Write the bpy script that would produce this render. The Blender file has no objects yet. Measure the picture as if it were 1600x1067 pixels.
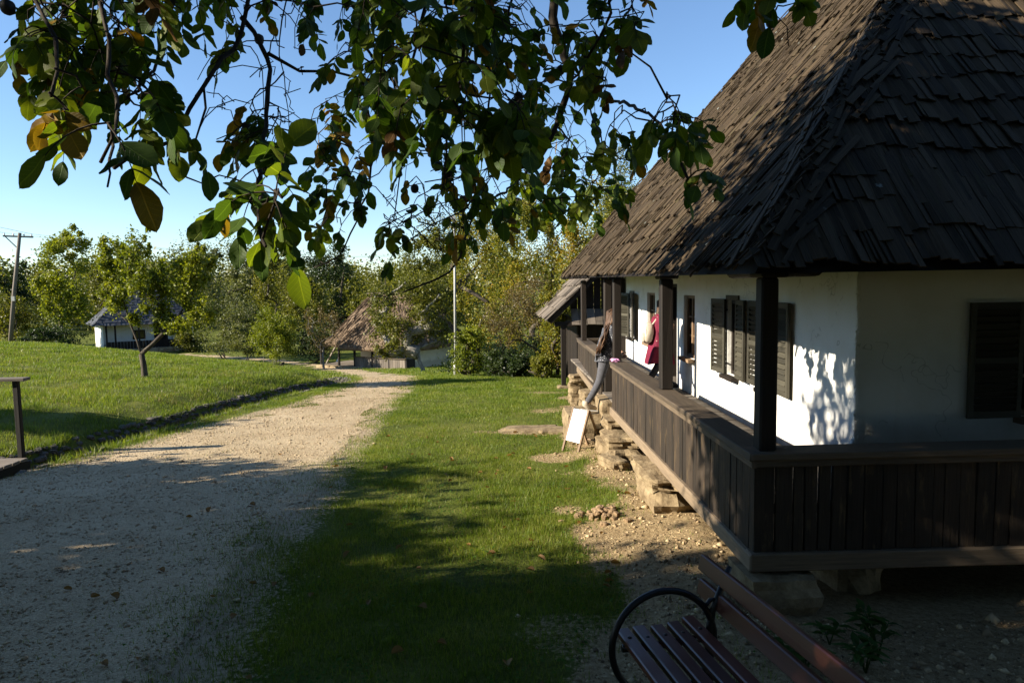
import bpy, math, random
import numpy as np
from mathutils import Vector, Matrix, noise as mnoise
from mathutils.geometry import delaunay_2d_cdt

scene = bpy.context.scene
COL = scene.collection
R = math.radians
EYE = 2.0
FPX = 1080.0                      # focal length in pixels of the 1600 px wide photograph

# ------------------------------------------------------------------ camera
cam_data = bpy.data.cameras.new('camera')
cam_data.sensor_width = 36.0
cam_data.lens = FPX / 1600 * 36.0
cam_data.clip_start = 0.05
cam_data.clip_end = 4000
cam = bpy.data.objects.new('camera', cam_data)
CAMROT = Matrix.Rotation(R(-1.4065), 4, 'Z') @ Matrix.Rotation(R(90 - 4.7072), 4, 'X') @ Matrix.Rotation(R(-0.9), 4, 'Z')
cam.matrix_world = Matrix.Translation((0, 0, EYE)) @ CAMROT
COL.objects.link(cam)
scene.camera = cam

# ------------------------------------------------------------------ sky, sun, exposure
SUN = Vector((-0.86, -0.21, 0.41)).normalized()
world = bpy.data.worlds.new('World')
scene.world = world
world.use_nodes = True
wn = world.node_tree
sky = wn.nodes.new('ShaderNodeTexSky')
sky.sky_type = 'NISHITA'
sky.sun_disc = False
sky.sun_elevation = math.asin(SUN.z)
sky.sun_rotation = math.atan2(SUN.x, SUN.y)
sky.altitude = 300
sky.air_density = 1.0
sky.dust_density = 0.0
sky.ozone_density = 4.1
wn.links.new(sky.outputs[0], wn.nodes['Background'].inputs[0])
wn.nodes['Background'].inputs[1].default_value = 0.077
sd = bpy.data.lights.new('sun', 'SUN')
sd.energy = 5.0
sd.angle = R(0.5)
sd.color = (1.0, 0.90, 0.74)
sun = bpy.data.objects.new('sun', sd)
sun.rotation_euler = SUN.to_track_quat('Z', 'Y').to_euler()
COL.objects.link(sun)
scene.view_settings.view_transform = 'Standard'
scene.view_settings.look = 'None'
scene.view_settings.exposure = 1.48
scene.view_settings.gamma = 1.0
scene.view_settings.use_curve_mapping = False
scene.render.engine = 'CYCLES'
scene.cycles.use_denoising = True
scene.cycles.max_bounces = 6
scene.cycles.diffuse_bounces = 3
scene.cycles.transmission_bounces = 4
scene.cycles.transparent_max_bounces = 4
scene.cycles.caustics_reflective = False
scene.cycles.caustics_refractive = False

# ------------------------------------------------------------------ helpers
rng = np.random.default_rng(7)
rnd = random.Random(11)
M3 = np.array(CAMROT.to_3x3())

def ray(px, py):
    return M3 @ np.array([(px - 800) / FPX, -(py - 533.5) / FPX, -1.0])
def at(px, py, Y):
    d = ray(px, py); t = Y / d[1]
    return Vector((d[0] * t, Y, EYE + d[2] * t))
def atx(px, py, X):
    d = ray(px, py); t = X / d[0]
    return Vector((X, d[1] * t, EYE + d[2] * t))
def atz(px, py, Z):
    d = ray(px, py); t = (Z - EYE) / d[2]
    return Vector((d[0] * t, d[1] * t, Z))
def proj(P):
    P = np.atleast_2d(np.asarray(P, float)) - np.array([0, 0, EYE])
    c = P @ M3
    w = np.where(-c[:, 2] > 1e-3, -c[:, 2], 1e-3)
    x = 800 + FPX * c[:, 0] / w
    y = 533.5 - FPX * c[:, 1] / w
    bad = -c[:, 2] < 0.05
    x = np.where(bad, -9e5, x)
    return x, y, w

def tag(o, label=None, cat=None, group=None, kind=None):
    if label: o['label'] = label
    if cat: o['category'] = cat
    if group: o['group'] = group
    if kind: o['kind'] = kind
    return o

WPAR = {}
def wlink(o, parent):
    o.parent = parent
    if parent.name in WPAR: o.matrix_parent_inverse = Matrix.Translation(-WPAR[parent.name])
def base(name, loc, label, cat, group=None):
    '''an Empty at the base of a thing whose parts are modelled in world metres'''
    o = empty(name, loc); WPAR[o.name] = Vector(loc)
    return tag(o, label, cat, group)
def empty(name, loc=(0, 0, 0), rz=0.0, parent=None):
    o = bpy.data.objects.new(name, None)
    COL.objects.link(o)
    o.location = loc
    o.rotation_euler = (0, 0, rz)
    o.empty_display_size = 0.1
    if parent: o.parent = parent
    return o

def child(name, mesh, parent, mat=None, loc=(0, 0, 0), rot=None, scale=None):
    o = bpy.data.objects.new(name, mesh)
    COL.objects.link(o)
    wlink(o, parent)
    o.location = loc
    if rot is not None: o.rotation_euler = rot
    if scale is not None: o.scale = scale
    return o

def copy_tree(o, parent=None):
    c = o.copy(); COL.objects.link(c)
    if parent: c.parent = parent
    for ch in o.children: copy_tree(ch, c)
    return c

def np_mesh(name, verts, faces, mats, midx=None, uvs=None, smooth=False):
    """verts Nx3, faces list of equal-length int arrays (F x k) or list of such blocks"""
    me = bpy.data.meshes.new(name)
    blocks = faces if isinstance(faces, list) else [faces]
    blocks = [np.asarray(b, np.int32) for b in blocks if len(b)]
    me.vertices.add(len(verts))
    me.vertices.foreach_set('co', np.asarray(verts, np.float32).ravel())
    loops = np.concatenate([b.ravel() for b in blocks])
    tot = np.concatenate([np.full(len(b), b.shape[1], np.int32) for b in blocks])
    start = np.concatenate([[0], np.cumsum(tot)[:-1]]).astype(np.int32)
    me.loops.add(len(loops)); me.loops.foreach_set('vertex_index', loops)
    me.polygons.add(len(tot)); me.polygons.foreach_set('loop_start', start); me.polygons.foreach_set('loop_total', tot)
    if uvs is not None:
        ul = me.uv_layers.new(name='UVMap')
        ul.data.foreach_set('uv', np.asarray(uvs, np.float32).ravel())
    for m in (mats if isinstance(mats, (list, tuple)) else [mats]):
        me.materials.append(m)
    if midx is not None: me.polygons.foreach_set('material_index', np.asarray(midx, np.int32))
    if smooth: me.polygons.foreach_set('use_smooth', np.ones(len(tot), bool))
    me.update(calc_edges=True)
    me.validate()
    return me

BOXF = [(0, 2, 3, 1), (4, 5, 7, 6), (0, 1, 5, 4), (2, 6, 7, 3), (0, 4, 6, 2), (1, 3, 7, 5)]   # index = x + 2y + 4z
class MB:
    """collects shapes, then links them as ONE mesh object"""
    def __init__(s): s.v = []; s.f = []; s.uv = []; s.m = []; s.sm = []
    def add(s, verts, faces, uvs=None, m=0, smooth=False):
        b = len(s.v); s.v += [tuple(v) for v in verts]
        for i, f in enumerate(faces):
            s.f.append(tuple(b + k for k in f)); s.m.append(m); s.sm.append(smooth)
            s.uv += (uvs[i] if uvs else [(verts[k][0] + verts[k][1], verts[k][2]) for k in f])
        return s
    def box(s, c, size, rot=None, m=0, jit=0.0, taper=None):
        hx, hy, hz = [k / 2 for k in size]
        L = [(x * hx, y * hy, z * hz) for z in (-1, 1) for y in (-1, 1) for x in (-1, 1)]
        if taper: L = [(x * (taper if z > 0 else 1), y * (taper if z > 0 else 1), z) for x, y, z in L]
        if jit: L = [tuple(k + rnd.uniform(-jit, jit) for k in p) for p in L]
        la = max(range(3), key=lambda i: size[i]); ou, ov = rnd.random() * 9, rnd.random() * 9
        uvs = []
        for f in BOXF:
            P = [L[k] for k in f]
            ext = [max(p[i] for p in P) - min(p[i] for p in P) for i in range(3)]
            n = min(range(3), key=lambda i: ext[i])
            ax = [i for i in range(3) if i != n]
            if la in ax: v = la; u = [i for i in ax if i != la][0]
            else: u, v = ax
            uvs.append([(p[u] + ou, p[v] + ov) for p in P])
        rm = rot if rot is not None else Matrix.Identity(3)
        c = Vector(c)
        s.add([rm @ Vector(p) + c for p in L], BOXF, uvs, m)
        return s
    def bar(s, p0, p1, w, h, m=0, up=(0, 0, 1), jit=0.0):
        """box from p0 to p1, w = width across, h = height along up"""
        p0, p1 = Vector(p0), Vector(p1); y = (p1 - p0); L = y.length; y.normalize()
        x = y.cross(Vector(up))
        if x.length < 1e-4: x = y.cross(Vector((1, 0, 0)))
        x.normalize(); z = x.cross(y)
        rm = Matrix((x, y, z)).transposed()
        return s.box((p0 + p1) / 2, (w, L, h), rm, m, jit)
    def tube(s, pts, rad, n=8, m=0, cap=True, smooth=True, flat=1.0):
        pts = [Vector(p) for p in pts]
        if not isinstance(rad, (list, tuple)): rad = [rad] * len(pts)
        rings = []; ref = Vector((0.13, 0.97, 0.2))
        for i, p in enumerate(pts):
            d = (pts[min(i + 1, len(pts) - 1)] - pts[max(i - 1, 0)]).normalized()
            a = d.cross(ref)
            if a.length < 1e-3: a = d.cross(Vector((1, 0, 0)))
            a.normalize(); b = d.cross(a); ref = b.cross(d) if False else ref
            rings.append([p + (a * math.cos(2 * math.pi * k / n) + b * math.sin(2 * math.pi * k / n) * flat) * rad[i] for k in range(n)])
        V = [v for r in rings for v in r]; Fs = []; U = []; acc = 0; off = rnd.random() * 5
        for i in range(len(pts) - 1):
            l = (pts[i + 1] - pts[i]).length
            for k in range(n):
                k2 = (k + 1) % n
                Fs.append((i * n + k, i * n + k2, (i + 1) * n + k2, (i + 1) * n + k))
                c = 2 * math.pi * rad[i] / n
                U.append([(k * c + off, acc), ((k + 1) * c + off, acc), ((k + 1) * c + off, acc + l), (k * c + off, acc + l)])
            acc += l
        if cap:
            Fs.append(tuple(range(n))[::-1]); U.append([(0, 0)] * n)
            Fs.append(tuple(range((len(pts) - 1) * n, len(pts) * n))); U.append([(0, 0)] * n)
        s.add(V, Fs, U, m, smooth)
        return s
    def rock(s, c, size, seed, m=0, sub=2, rough=0.16, boxy=0.55, rz=0.0):
        """an angular lump of stone"""
        n = 4 if sub < 2 else 6
        V = []; idx = {}; Fs = []
        def vid(p):
            k = tuple(round(t, 4) for t in p)
            if k not in idx: idx[k] = len(V); V.append(k)
            return idx[k]
        for a in range(3):
            for sg in (-1, 1):
                for i in range(n):
                    for j in range(n):
                        q = []
                        for (u, w) in ((i, j), (i + 1, j), (i + 1, j + 1), (i, j + 1)):
                            p = [0, 0, 0]; p[a] = sg; p[(a + 1) % 3] = -1 + 2 * u / n; p[(a + 2) % 3] = -1 + 2 * w / n
                            q.append(vid(p))
                        Fs.append(q if sg > 0 else q[::-1])
        rm = Matrix.Rotation(rz, 3, 'Z'); out = []
        for p in V:
            d = Vector(p); sp = d.normalized()
            d = d * boxy + sp * (1 - boxy) * 1.25
            k = 1 + rough * mnoise.noise(Vector(p) * 1.3 + Vector((seed * 7.3, seed, 0))) + rough * 0.5 * mnoise.noise(Vector(p) * 3.1 + Vector((seed, 3, seed)))
            d = Vector((d.x * k * size[0] / 2, d.y * k * size[1] / 2, d.z * k * size[2] / 2))
            out.append(rm @ d + Vector(c))
        s.add(out, Fs, None, m, False)
        return s
    def mesh(s, name, mats):
        me = bpy.data.meshes.new(name)
        me.from_pydata(s.v, [], s.f)
        ul = me.uv_layers.new(name='UVMap')
        ul.data.foreach_set('uv', np.asarray(s.uv, np.float32).ravel())
        for m in (mats if isinstance(mats, (list, tuple)) else [mats]): me.materials.append(m)
        me.polygons.foreach_set('material_index', np.asarray(s.m, np.int32))
        me.polygons.foreach_set('use_smooth', np.asarray(s.sm, bool))
        me.update()
        return me
    def build(s, name, mats, parent=None, bevel=0.0, loc=(0, 0, 0)):
        o = bpy.data.objects.new(name, s.mesh(name, mats)); COL.objects.link(o)
        o.location = loc
        if parent: wlink(o, parent)
        if bevel:
            b = o.modifiers.new('bevel', 'BEVEL'); b.width = bevel; b.segments = 1; b.limit_method = 'ANGLE'
        return o

# ------------------------------------------------------------------ value noise for the ground
_T = np.random.default_rng(3).random((256, 256))
def vnoise(x, y):
    x = np.asarray(x, float); y = np.asarray(y, float)
    xi = np.floor(x).astype(int); yi = np.floor(y).astype(int)
    fx = x - xi; fy = y - yi
    fx = fx * fx * (3 - 2 * fx); fy = fy * fy * (3 - 2 * fy)
    g = lambda a, b: _T[a & 255, b & 255]
    return (g(xi, yi) * (1 - fx) + g(xi + 1, yi) * fx) * (1 - fy) + (g(xi, yi + 1) * (1 - fx) + g(xi + 1, yi + 1) * fx) * fy
def fbm(x, y, o=3):
    a = 0.5; r = 0; 
    for i in range(o):
        r = r + a * vnoise(np.asarray(x) * 2 ** i + 17 * i, np.asarray(y) * 2 ** i + 5 * i); a /= 2
    return r / (1 - 0.5 ** o)
def sstep(a, b, x):
    t = np.clip((np.asarray(x, float) - a) / (b - a), 0, 1); return t * t * (3 - 2 * t)

# ------------------------------------------------------------------ materials
def newmat(name):
    m = bpy.data.materials.new(name); m.use_nodes = True
    nt = m.node_tree
    return m, nt, nt.nodes['Principled BSDF'], nt.nodes['Material Output']
def N(nt, t, **kw):
    n = nt.nodes.new(t)
    for k, v in kw.items(): setattr(n, k, v)
    return n
def L(nt, a, b): nt.links.new(a, b)
def ramp(nt, fac, stops):
    r = N(nt, 'ShaderNodeValToRGB')
    e = r.color_ramp.elements
    while len(e) < len(stops): e.new(0.5)
    for k, (p, c) in enumerate(stops):
        e[k].position = p; e[k].color = (*c, 1) if len(c) == 3 else c
    L(nt, fac, r.inputs[0]); return r.outputs[0]
def noise_tex(nt, vec, scale, detail=4, rough=0.55):
    n = N(nt, 'ShaderNodeTexNoise'); n.inputs['Scale'].default_value = scale
    n.inputs['Detail'].default_value = detail; n.inputs['Roughness'].default_value = rough
    if vec is not None: L(nt, vec, n.inputs['Vector'])
    return n.outputs['Fac']
def mapping(nt, vec, scale=(1, 1, 1)):
    m = N(nt, 'ShaderNodeMapping'); m.inputs['Scale'].default_value = scale
    L(nt, vec, m.inputs['Vector']); return m.outputs[0]
def mixc(nt, fac, a, b, mode='MIX'):
    m = N(nt, 'ShaderNodeMix', data_type='RGBA', blend_type=mode)
    for sock, val in ((m.inputs[0], fac), (m.inputs[6], a), (m.inputs[7], b)):
        if isinstance(val, (int, float)): sock.default_value = val
        elif isinstance(val, tuple): sock.default_value = (*val, 1)
        else: L(nt, val, sock)
    return m.outputs[2]
def math_(nt, op, a, b=None):
    m = N(nt, 'ShaderNodeMath', operation=op)
    for i, v in enumerate((a, b)):
        if v is None: continue
        if isinstance(v, (int, float)): m.inputs[i].default_value = v
        else: L(nt, v, m.inputs[i])
    return m.outputs[0]
def bump(nt, h, strength, dist, bsdf):
    b = N(nt, 'ShaderNodeBump'); b.inputs['Strength'].default_value = strength; b.inputs['Distance'].default_value = dist
    L(nt, h, b.inputs['Height']); L(nt, b.outputs[0], bsdf.inputs['Normal'])
def coords(nt, kind='Object'):
    return N(nt, 'ShaderNodeTexCoord').outputs[kind]
def island(nt): return N(nt, 'ShaderNodeNewGeometry').outputs['Random Per Island']
def objrand(nt): return N(nt, 'ShaderNodeObjectInfo').outputs['Random']

def wood(name, dark, light, rough=0.75, grain=(60, 3), patch=None, bumps=0.5, spec=0.3, lichen=None):
    """grain follows the UV v axis, each board (island / object) gets its own tone"""
    m, nt, b, o = newmat(name)
    uv = coords(nt, 'UV')
    off = math_(nt, 'MULTIPLY', objrand(nt), 13.7)
    vm = N(nt, 'ShaderNodeVectorMath', operation='ADD'); L(nt, uv, vm.inputs[0])
    cx = N(nt, 'ShaderNodeCombineXYZ'); L(nt, off, cx.inputs[0]); L(nt, off, cx.inputs[1]); L(nt, cx.outputs[0], vm.inputs[1])
    v = mapping(nt, vm.outputs[0], (grain[0], grain[1], 1))
    g = noise_tex(nt, v, 1.0, 6, 0.65)
    big = noise_tex(nt, mapping(nt, vm.outputs[0], (7, 1.3, 1)), 1.0, 3)
    rr = N(nt, 'ShaderNodeMath', operation='FRACT'); L(nt, math_(nt, 'ADD', island(nt), objrand(nt)), rr.inputs[0])
    f = math_(nt, 'ADD', math_(nt, 'MULTIPLY', g, 0.65), math_(nt, 'ADD', math_(nt, 'MULTIPLY', big, 0.4), math_(nt, 'MULTIPLY', rr.outputs[0], 0.32)))
    mid = tuple((a + c) / 2.4 for a, c in zip(dark, light))
    col = ramp(nt, f, [(0.38, dark), (0.62, mid), (0.95, light)])
    if patch:
        pf = noise_tex(nt, mapping(nt, vm.outputs[0], (9, 2.2, 1)), 1.0, 5, 0.7)
        col = mixc(nt, ramp(nt, pf, [(0.56, (0, 0, 0)), (0.72, (1, 1, 1))]), col, patch)
    if lichen:
        vor = N(nt, 'ShaderNodeTexVoronoi'); vor.inputs['Scale'].default_value = 5.0
        L(nt, coords(nt, 'Object'), vor.inputs['Vector'])
        nz = noise_tex(nt, coords(nt, 'Object'), 40, 3)
        sp = math_(nt, 'ADD', vor.outputs['Distance'], math_(nt, 'MULTIPLY', nz, 0.25))
        rare = math_(nt, 'GREATER_THAN', N(nt, 'ShaderNodeSeparateColor').outputs[0], 2.0)
        sep = N(nt, 'ShaderNodeSeparateColor'); L(nt, vor.outputs['Color'], sep.inputs[0])
        pick = math_(nt, 'GREATER_THAN', sep.outputs[0], 0.80)
        msk = math_(nt, 'MULTIPLY', pick, ramp(nt, sp, [(0.17, (1, 1, 1)), (0.24, (0, 0, 0))]))
        col = mixc(nt, math_(nt, 'MULTIPLY', msk, 0.8), col, lichen)
    L(nt, col, b.inputs['Base Color']); b.inputs['Roughness'].default_value = rough
    b.inputs['Specular IOR Level'].default_value = spec
    bump(nt, math_(nt, 'ADD', g, math_(nt, 'MULTIPLY', big, 0.5)), bumps, 0.006, b)
    return m

def plain(name, col, rough=0.6, metal=0.0, spec=0.4, var=0.15, scale=18, bumps=0.0, bdist=0.004, coat=0.0):
    m, nt, b, o = newmat(name)
    n = noise_tex(nt, coords(nt), scale, 4)
    c2 = tuple(min(1, k * (1 + var)) for k in col); c1 = tuple(k * (1 - var) for k in col)
    L(nt, ramp(nt, n, [(0.3, c1), (0.7, c2)]), b.inputs['Base Color'])
    b.inputs['Roughness'].default_value = rough; b.inputs['Metallic'].default_value = metal
    b.inputs['Specular IOR Level'].default_value = spec; b.inputs['Coat Weight'].default_value = coat
    b.inputs['Coat Roughness'].default_value = 0.25
    if bumps: bump(nt, noise_tex(nt, coords(nt), scale * 2.5, 5, 0.6), bumps, bdist, b)
    return m

def leafmat(name, cols, trans, tw=0.45, rough=0.5, spec=0.35, tone=0.9, per_object=False, patch=None, nscale=0.9, veins=False):
    """diffuse + translucent leaf; cols = ramp of leaf greens, one tone for each leaf"""
    m, nt, b, o = newmat(name)
    r = island(nt)
    if per_object:
        r = N(nt, 'ShaderNodeMath', operation='FRACT'); L(nt, math_(nt, 'ADD', island(nt), objrand(nt)), r.inputs[0]); r = r.outputs[0]
    pos = N(nt, 'ShaderNodeNewGeometry').outputs['Position']
    n = noise_tex(nt, pos, nscale, 3)
    f = math_(nt, 'ADD', math_(nt, 'MULTIPLY', r, 0.55), math_(nt, 'SUBTRACT', math_(nt, 'MULTIPLY', n, 1.1), 0.3))
    k = len(cols) - 1
    col = ramp(nt, f, [(0.08 + 0.84 * i / k, c) for i, c in enumerate(cols)])
    if patch:
        pn = noise_tex(nt, coords(nt), 45, 3, 0.6)
        col = mixc(nt, ramp(nt, pn, [(0.60, (0, 0, 0)), (0.68, (0.75, 0.75, 0.75))]), col, patch)
    if veins:      # midrib and side veins along the leaf's own UV
        su = N(nt, 'ShaderNodeSeparateXYZ'); L(nt, coords(nt, 'UV'), su.inputs[0])
        av = math_(nt, 'ABSOLUTE', su.outputs[1])
        sv = math_(nt, 'ABSOLUTE', math_(nt, 'SINE', math_(nt, 'MULTIPLY', math_(nt, 'SUBTRACT', su.outputs[0], math_(nt, 'MULTIPLY', av, .75)), 26.0)))
        vm = math_(nt, 'MAXIMUM', ramp(nt, av, [(.010, (1, 1, 1)), (.022, (0, 0, 0))]), ramp(nt, sv, [(.05, (.6, .6, .6)), (.16, (0, 0, 0))]))
        col = mixc(nt, math_(nt, 'MULTIPLY', vm, .5), col, tuple(min(1, c * 1.9 + .01) for c in cols[-1]))
        bump(nt, vm, .6, .004, b)
    L(nt, col, b.inputs['Base Color']); b.inputs['Roughness'].default_value = rough
    b.inputs['Specular IOR Level'].default_value = spec
    t = N(nt, 'ShaderNodeBsdfTranslucent')
    L(nt, mixc(nt, 1.0, col, trans, 'MULTIPLY'), t.inputs[0])
    mx = N(nt, 'ShaderNodeMixShader'); mx.inputs[0].default_value = tw
    L(nt, b.outputs[0], mx.inputs[1]); L(nt, t.outputs[0], mx.inputs[2]); L(nt, mx.outputs[0], o.inputs[0])
    return m

MAT = {}
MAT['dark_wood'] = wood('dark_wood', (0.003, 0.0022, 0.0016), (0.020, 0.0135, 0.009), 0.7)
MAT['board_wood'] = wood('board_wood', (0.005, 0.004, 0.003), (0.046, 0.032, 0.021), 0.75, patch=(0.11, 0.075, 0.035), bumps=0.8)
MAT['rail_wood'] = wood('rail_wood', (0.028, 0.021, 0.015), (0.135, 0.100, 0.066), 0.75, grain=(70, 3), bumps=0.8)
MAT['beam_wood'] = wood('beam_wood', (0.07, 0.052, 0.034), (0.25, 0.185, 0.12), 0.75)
MAT['shingle_wood'] = wood('shingle_wood', (0.008, 0.0055, 0.0032), (0.082, 0.058, 0.034), 0.85, grain=(90, 3), bumps=1.0, patch=(0.050, 0.044, 0.018), lichen=(0.26, 0.29, 0.26), spec=0.15)
MAT['shed_shingle'] = wood('shed_shingle', (0.045, 0.038, 0.030), (0.20, 0.165, 0.13), 0.85, grain=(50, 3), spec=0.15)
MAT['far_shingle'] = wood('far_shingle', (0.018, 0.021, 0.028), (0.075, 0.083, 0.10), 0.8)
MAT['grey_wood'] = wood('grey_wood', (0.07, 0.06, 0.05), (0.24, 0.20, 0.16), 0.8)
MAT['window_wood'] = wood('window_wood', (0.10, 0.065, 0.04), (0.30, 0.20, 0.12), 0.65)
MAT['shutter_paint'] = wood('shutter_paint', (0.022, 0.020, 0.014), (0.075, 0.068, 0.048), 0.6, bumps=0.3)
MAT['bench_wood'] = wood('bench_wood', (0.042, 0.013, 0.009), (0.115, 0.037, 0.024), 0.28, grain=(50, 2), bumps=0.12, spec=0.6)
MAT['iron'] = plain('black_iron', (0.018, 0.018, 0.020), 0.35, 0.6, 0.5, bumps=0.1)
MAT['glass'] = plain('window_glass', (0.012, 0.013, 0.014), 0.06, 0.0, 0.6)
MAT['dark_room'] = plain('dark_interior', (0.012, 0.011, 0.010), 0.9, 0, 0.1)  # near-black colour in place of the shade in an unlit room
MAT['metal_pole'] = plain('galvanised_pole', (0.34, 0.34, 0.32), 0.5, 0.1, 0.4)
MAT['white_board'] = plain('white_board', (0.80, 0.80, 0.78), 0.5, 0, 0.3, 0.04)
MAT['wire'] = plain('wire', (0.05, 0.05, 0.05), 0.6)
MAT['stone'] = None
def stonemat(name, c1, c2, c3, sc=6):
    m, nt, b, o = newmat(name)
    co = coords(nt)
    n = noise_tex(nt, co, sc, 6, 0.62); n2 = noise_tex(nt, co, sc * 6, 4, 0.7)
    f = math_(nt, 'ADD', math_(nt, 'MULTIPLY', n, 0.6), math_(nt, 'ADD', math_(nt, 'MULTIPLY', n2, 0.25), math_(nt, 'MULTIPLY', island(nt), 0.18)))
    L(nt, ramp(nt, f, [(0.35, c1), (0.52, c2), (0.72, c3)]), b.inputs['Base Color'])
    b.inputs['Roughness'].default_value = 0.9; b.inputs['Specular IOR Level'].default_value = 0.2
    bump(nt, math_(nt, 'ADD', n, math_(nt, 'MULTIPLY', n2, 0.6)), 0.7, 0.02, b)
    return m
MAT['stone'] = stonemat('sandstone', (0.13, 0.092, 0.05), (0.27, 0.205, 0.12), (0.42, 0.345, 0.225))
MAT['ditch_stone'] = stonemat('ditch_stone', (0.035, 0.031, 0.027), (0.095, 0.085, 0.072), (0.20, 0.18, 0.15), 9)
MAT['pebble'] = stonemat('pebble', (0.24, 0.178, 0.105), (0.41, 0.315, 0.195), (0.54, 0.44, 0.295), 9)

def plastermat(name, base, dirt):
    m, nt, b, o = newmat(name)
    co = coords(nt)
    n = noise_tex(nt, co, 2.2, 5, 0.6); f = noise_tex(nt, co, 38, 4, 0.6)
    st = noise_tex(nt, mapping(nt, co, (5, 5, 0.5)), 1.0, 4, 0.6)
    col = mixc(nt, ramp(nt, n, [(0.45, (0, 0, 0)), (0.8, (0.45, 0.45, 0.45))]), base, dirt)
    col = mixc(nt, ramp(nt, st, [(0.60, (0, 0, 0)), (0.78, (0.35, 0.35, 0.35))]), col, dirt)
    sx = N(nt, 'ShaderNodeSeparateXYZ'); L(nt, co, sx.inputs[0])
    spl = ramp(nt, math_(nt, 'ADD', sx.outputs[2], math_(nt, 'MULTIPLY', noise_tex(nt, co, 7, 5, .7), -.55)), [(.02, (.55, .55, .55)), (.16, (0, 0, 0))])
    col = mixc(nt, spl, col, tuple(k * .62 for k in dirt))
    ck = N(nt, 'ShaderNodeTexVoronoi', feature='DISTANCE_TO_EDGE'); ck.inputs['Scale'].default_value = .9
    wv = N(nt, 'ShaderNodeVectorMath', operation='ADD'); L(nt, co, wv.inputs[0]); nz3 = N(nt, 'ShaderNodeTexNoise'); nz3.inputs['Scale'].default_value = 3.5; L(nt, co, nz3.inputs['Vector']); L(nt, nz3.outputs['Color'], wv.inputs[1]); L(nt, wv.outputs[0], ck.inputs['Vector'])
    crk = math_(nt, 'MULTIPLY', ramp(nt, ck.outputs['Distance'], [(.0, (1, 1, 1)), (.008, (0, 0, 0))]), math_(nt, 'GREATER_THAN', n, .52))
    col = mixc(nt, math_(nt, 'MULTIPLY', crk, .5), col, tuple(k * .4 for k in dirt))
    L(nt, col, b.inputs['Base Color']); b.inputs['Roughness'].default_value = 0.9; b.inputs['Specular IOR Level'].default_value = 0.15
    bump(nt, math_(nt, 'ADD', math_(nt, 'MULTIPLY', noise_tex(nt, co, 5, 3), 1.0), math_(nt, 'MULTIPLY', f, 0.25)), 0.5, 0.02, b)
    return m
MAT['plaster'] = plastermat('white_plaster', (0.80, 0.79, 0.75), (0.62, 0.58, 0.48))
MAT['cream_plaster'] = plastermat('cream_plaster', (0.62, 0.58, 0.46), (0.45, 0.40, 0.30))

def barkmat(name, c1, c2):
    m, nt, b, o = newmat(name)
    co = coords(nt, 'UV'); n = noise_tex(nt, mapping(nt, co, (14, 4, 1)), 1.0, 6, 0.65)
    L(nt, ramp(nt, n, [(0.35, c1), (0.7, c2)]), b.inputs['Base Color']); b.inputs['Roughness'].default_value = 0.9
    b.inputs['Specular IOR Level'].default_value = 0.15
    bump(nt, n, 0.8, 0.02, b); return m
MAT['bark'] = barkmat('bark', (0.030, 0.024, 0.018), (0.12, 0.10, 0.075))
MAT['twig'] = barkmat('twig_bark', (0.020, 0.015, 0.012), (0.06, 0.048, 0.035))
MAT['pale_bark'] = barkmat('pale_bark', (0.12, 0.11, 0.095), (0.34, 0.32, 0.28))
G = lambda *c: tuple(c)
MAT['leaf_olive'] = leafmat('leaf_olive', [(0.030, 0.042, 0.005), (0.110, 0.120, 0.013), (0.215, 0.20, 0.022)], (1.0, 1.0, 0.5), nscale=0.35)
MAT['leaf_fresh'] = leafmat('leaf_fresh', [(0.065, 0.095, 0.008), (0.175, 0.205, 0.015), (0.27, 0.275, 0.022)], (1.0, 1.0, 0.45), tw=.5, nscale=0.5)
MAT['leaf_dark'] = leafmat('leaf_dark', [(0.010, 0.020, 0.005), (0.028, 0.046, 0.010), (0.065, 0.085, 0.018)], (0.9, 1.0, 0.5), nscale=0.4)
MAT['leaf_yellow'] = leafmat('leaf_yellow', [(0.050, 0.070, 0.008), (0.140, 0.155, 0.015), (0.235, 0.215, 0.020), (0.32, 0.20, 0.018)], (1.0, 0.95, 0.4), nscale=0.45)
MAT['leaf_brown'] = leafmat('leaf_brown', [(0.055, 0.044, 0.020), (0.14, 0.11, 0.045), (0.21, 0.16, 0.045)], (1.0, 0.9, 0.5), nscale=0.6)
MAT['leaf_pale'] = leafmat('leaf_pale', [(0.065, 0.080, 0.030), (0.125, 0.14, 0.05), (0.18, 0.19, 0.07)], (1.0, 1.0, 0.6), nscale=0.4)
MAT['leaf_willow'] = leafmat('leaf_willow', [(0.055, 0.068, 0.020), (0.115, 0.128, 0.038), (0.16, 0.165, 0.05)], (1.0, 1.0, 0.5), nscale=0.4)
MAT['grass_blade'] = leafmat('grass_blade', [(0.040, 0.075, 0.006), (0.105, 0.165, 0.012), (0.18, 0.235, 0.024), (0.28, 0.27, 0.07)], (1.0, 1.0, 0.5), tw=0.5, nscale=1.6)
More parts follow.
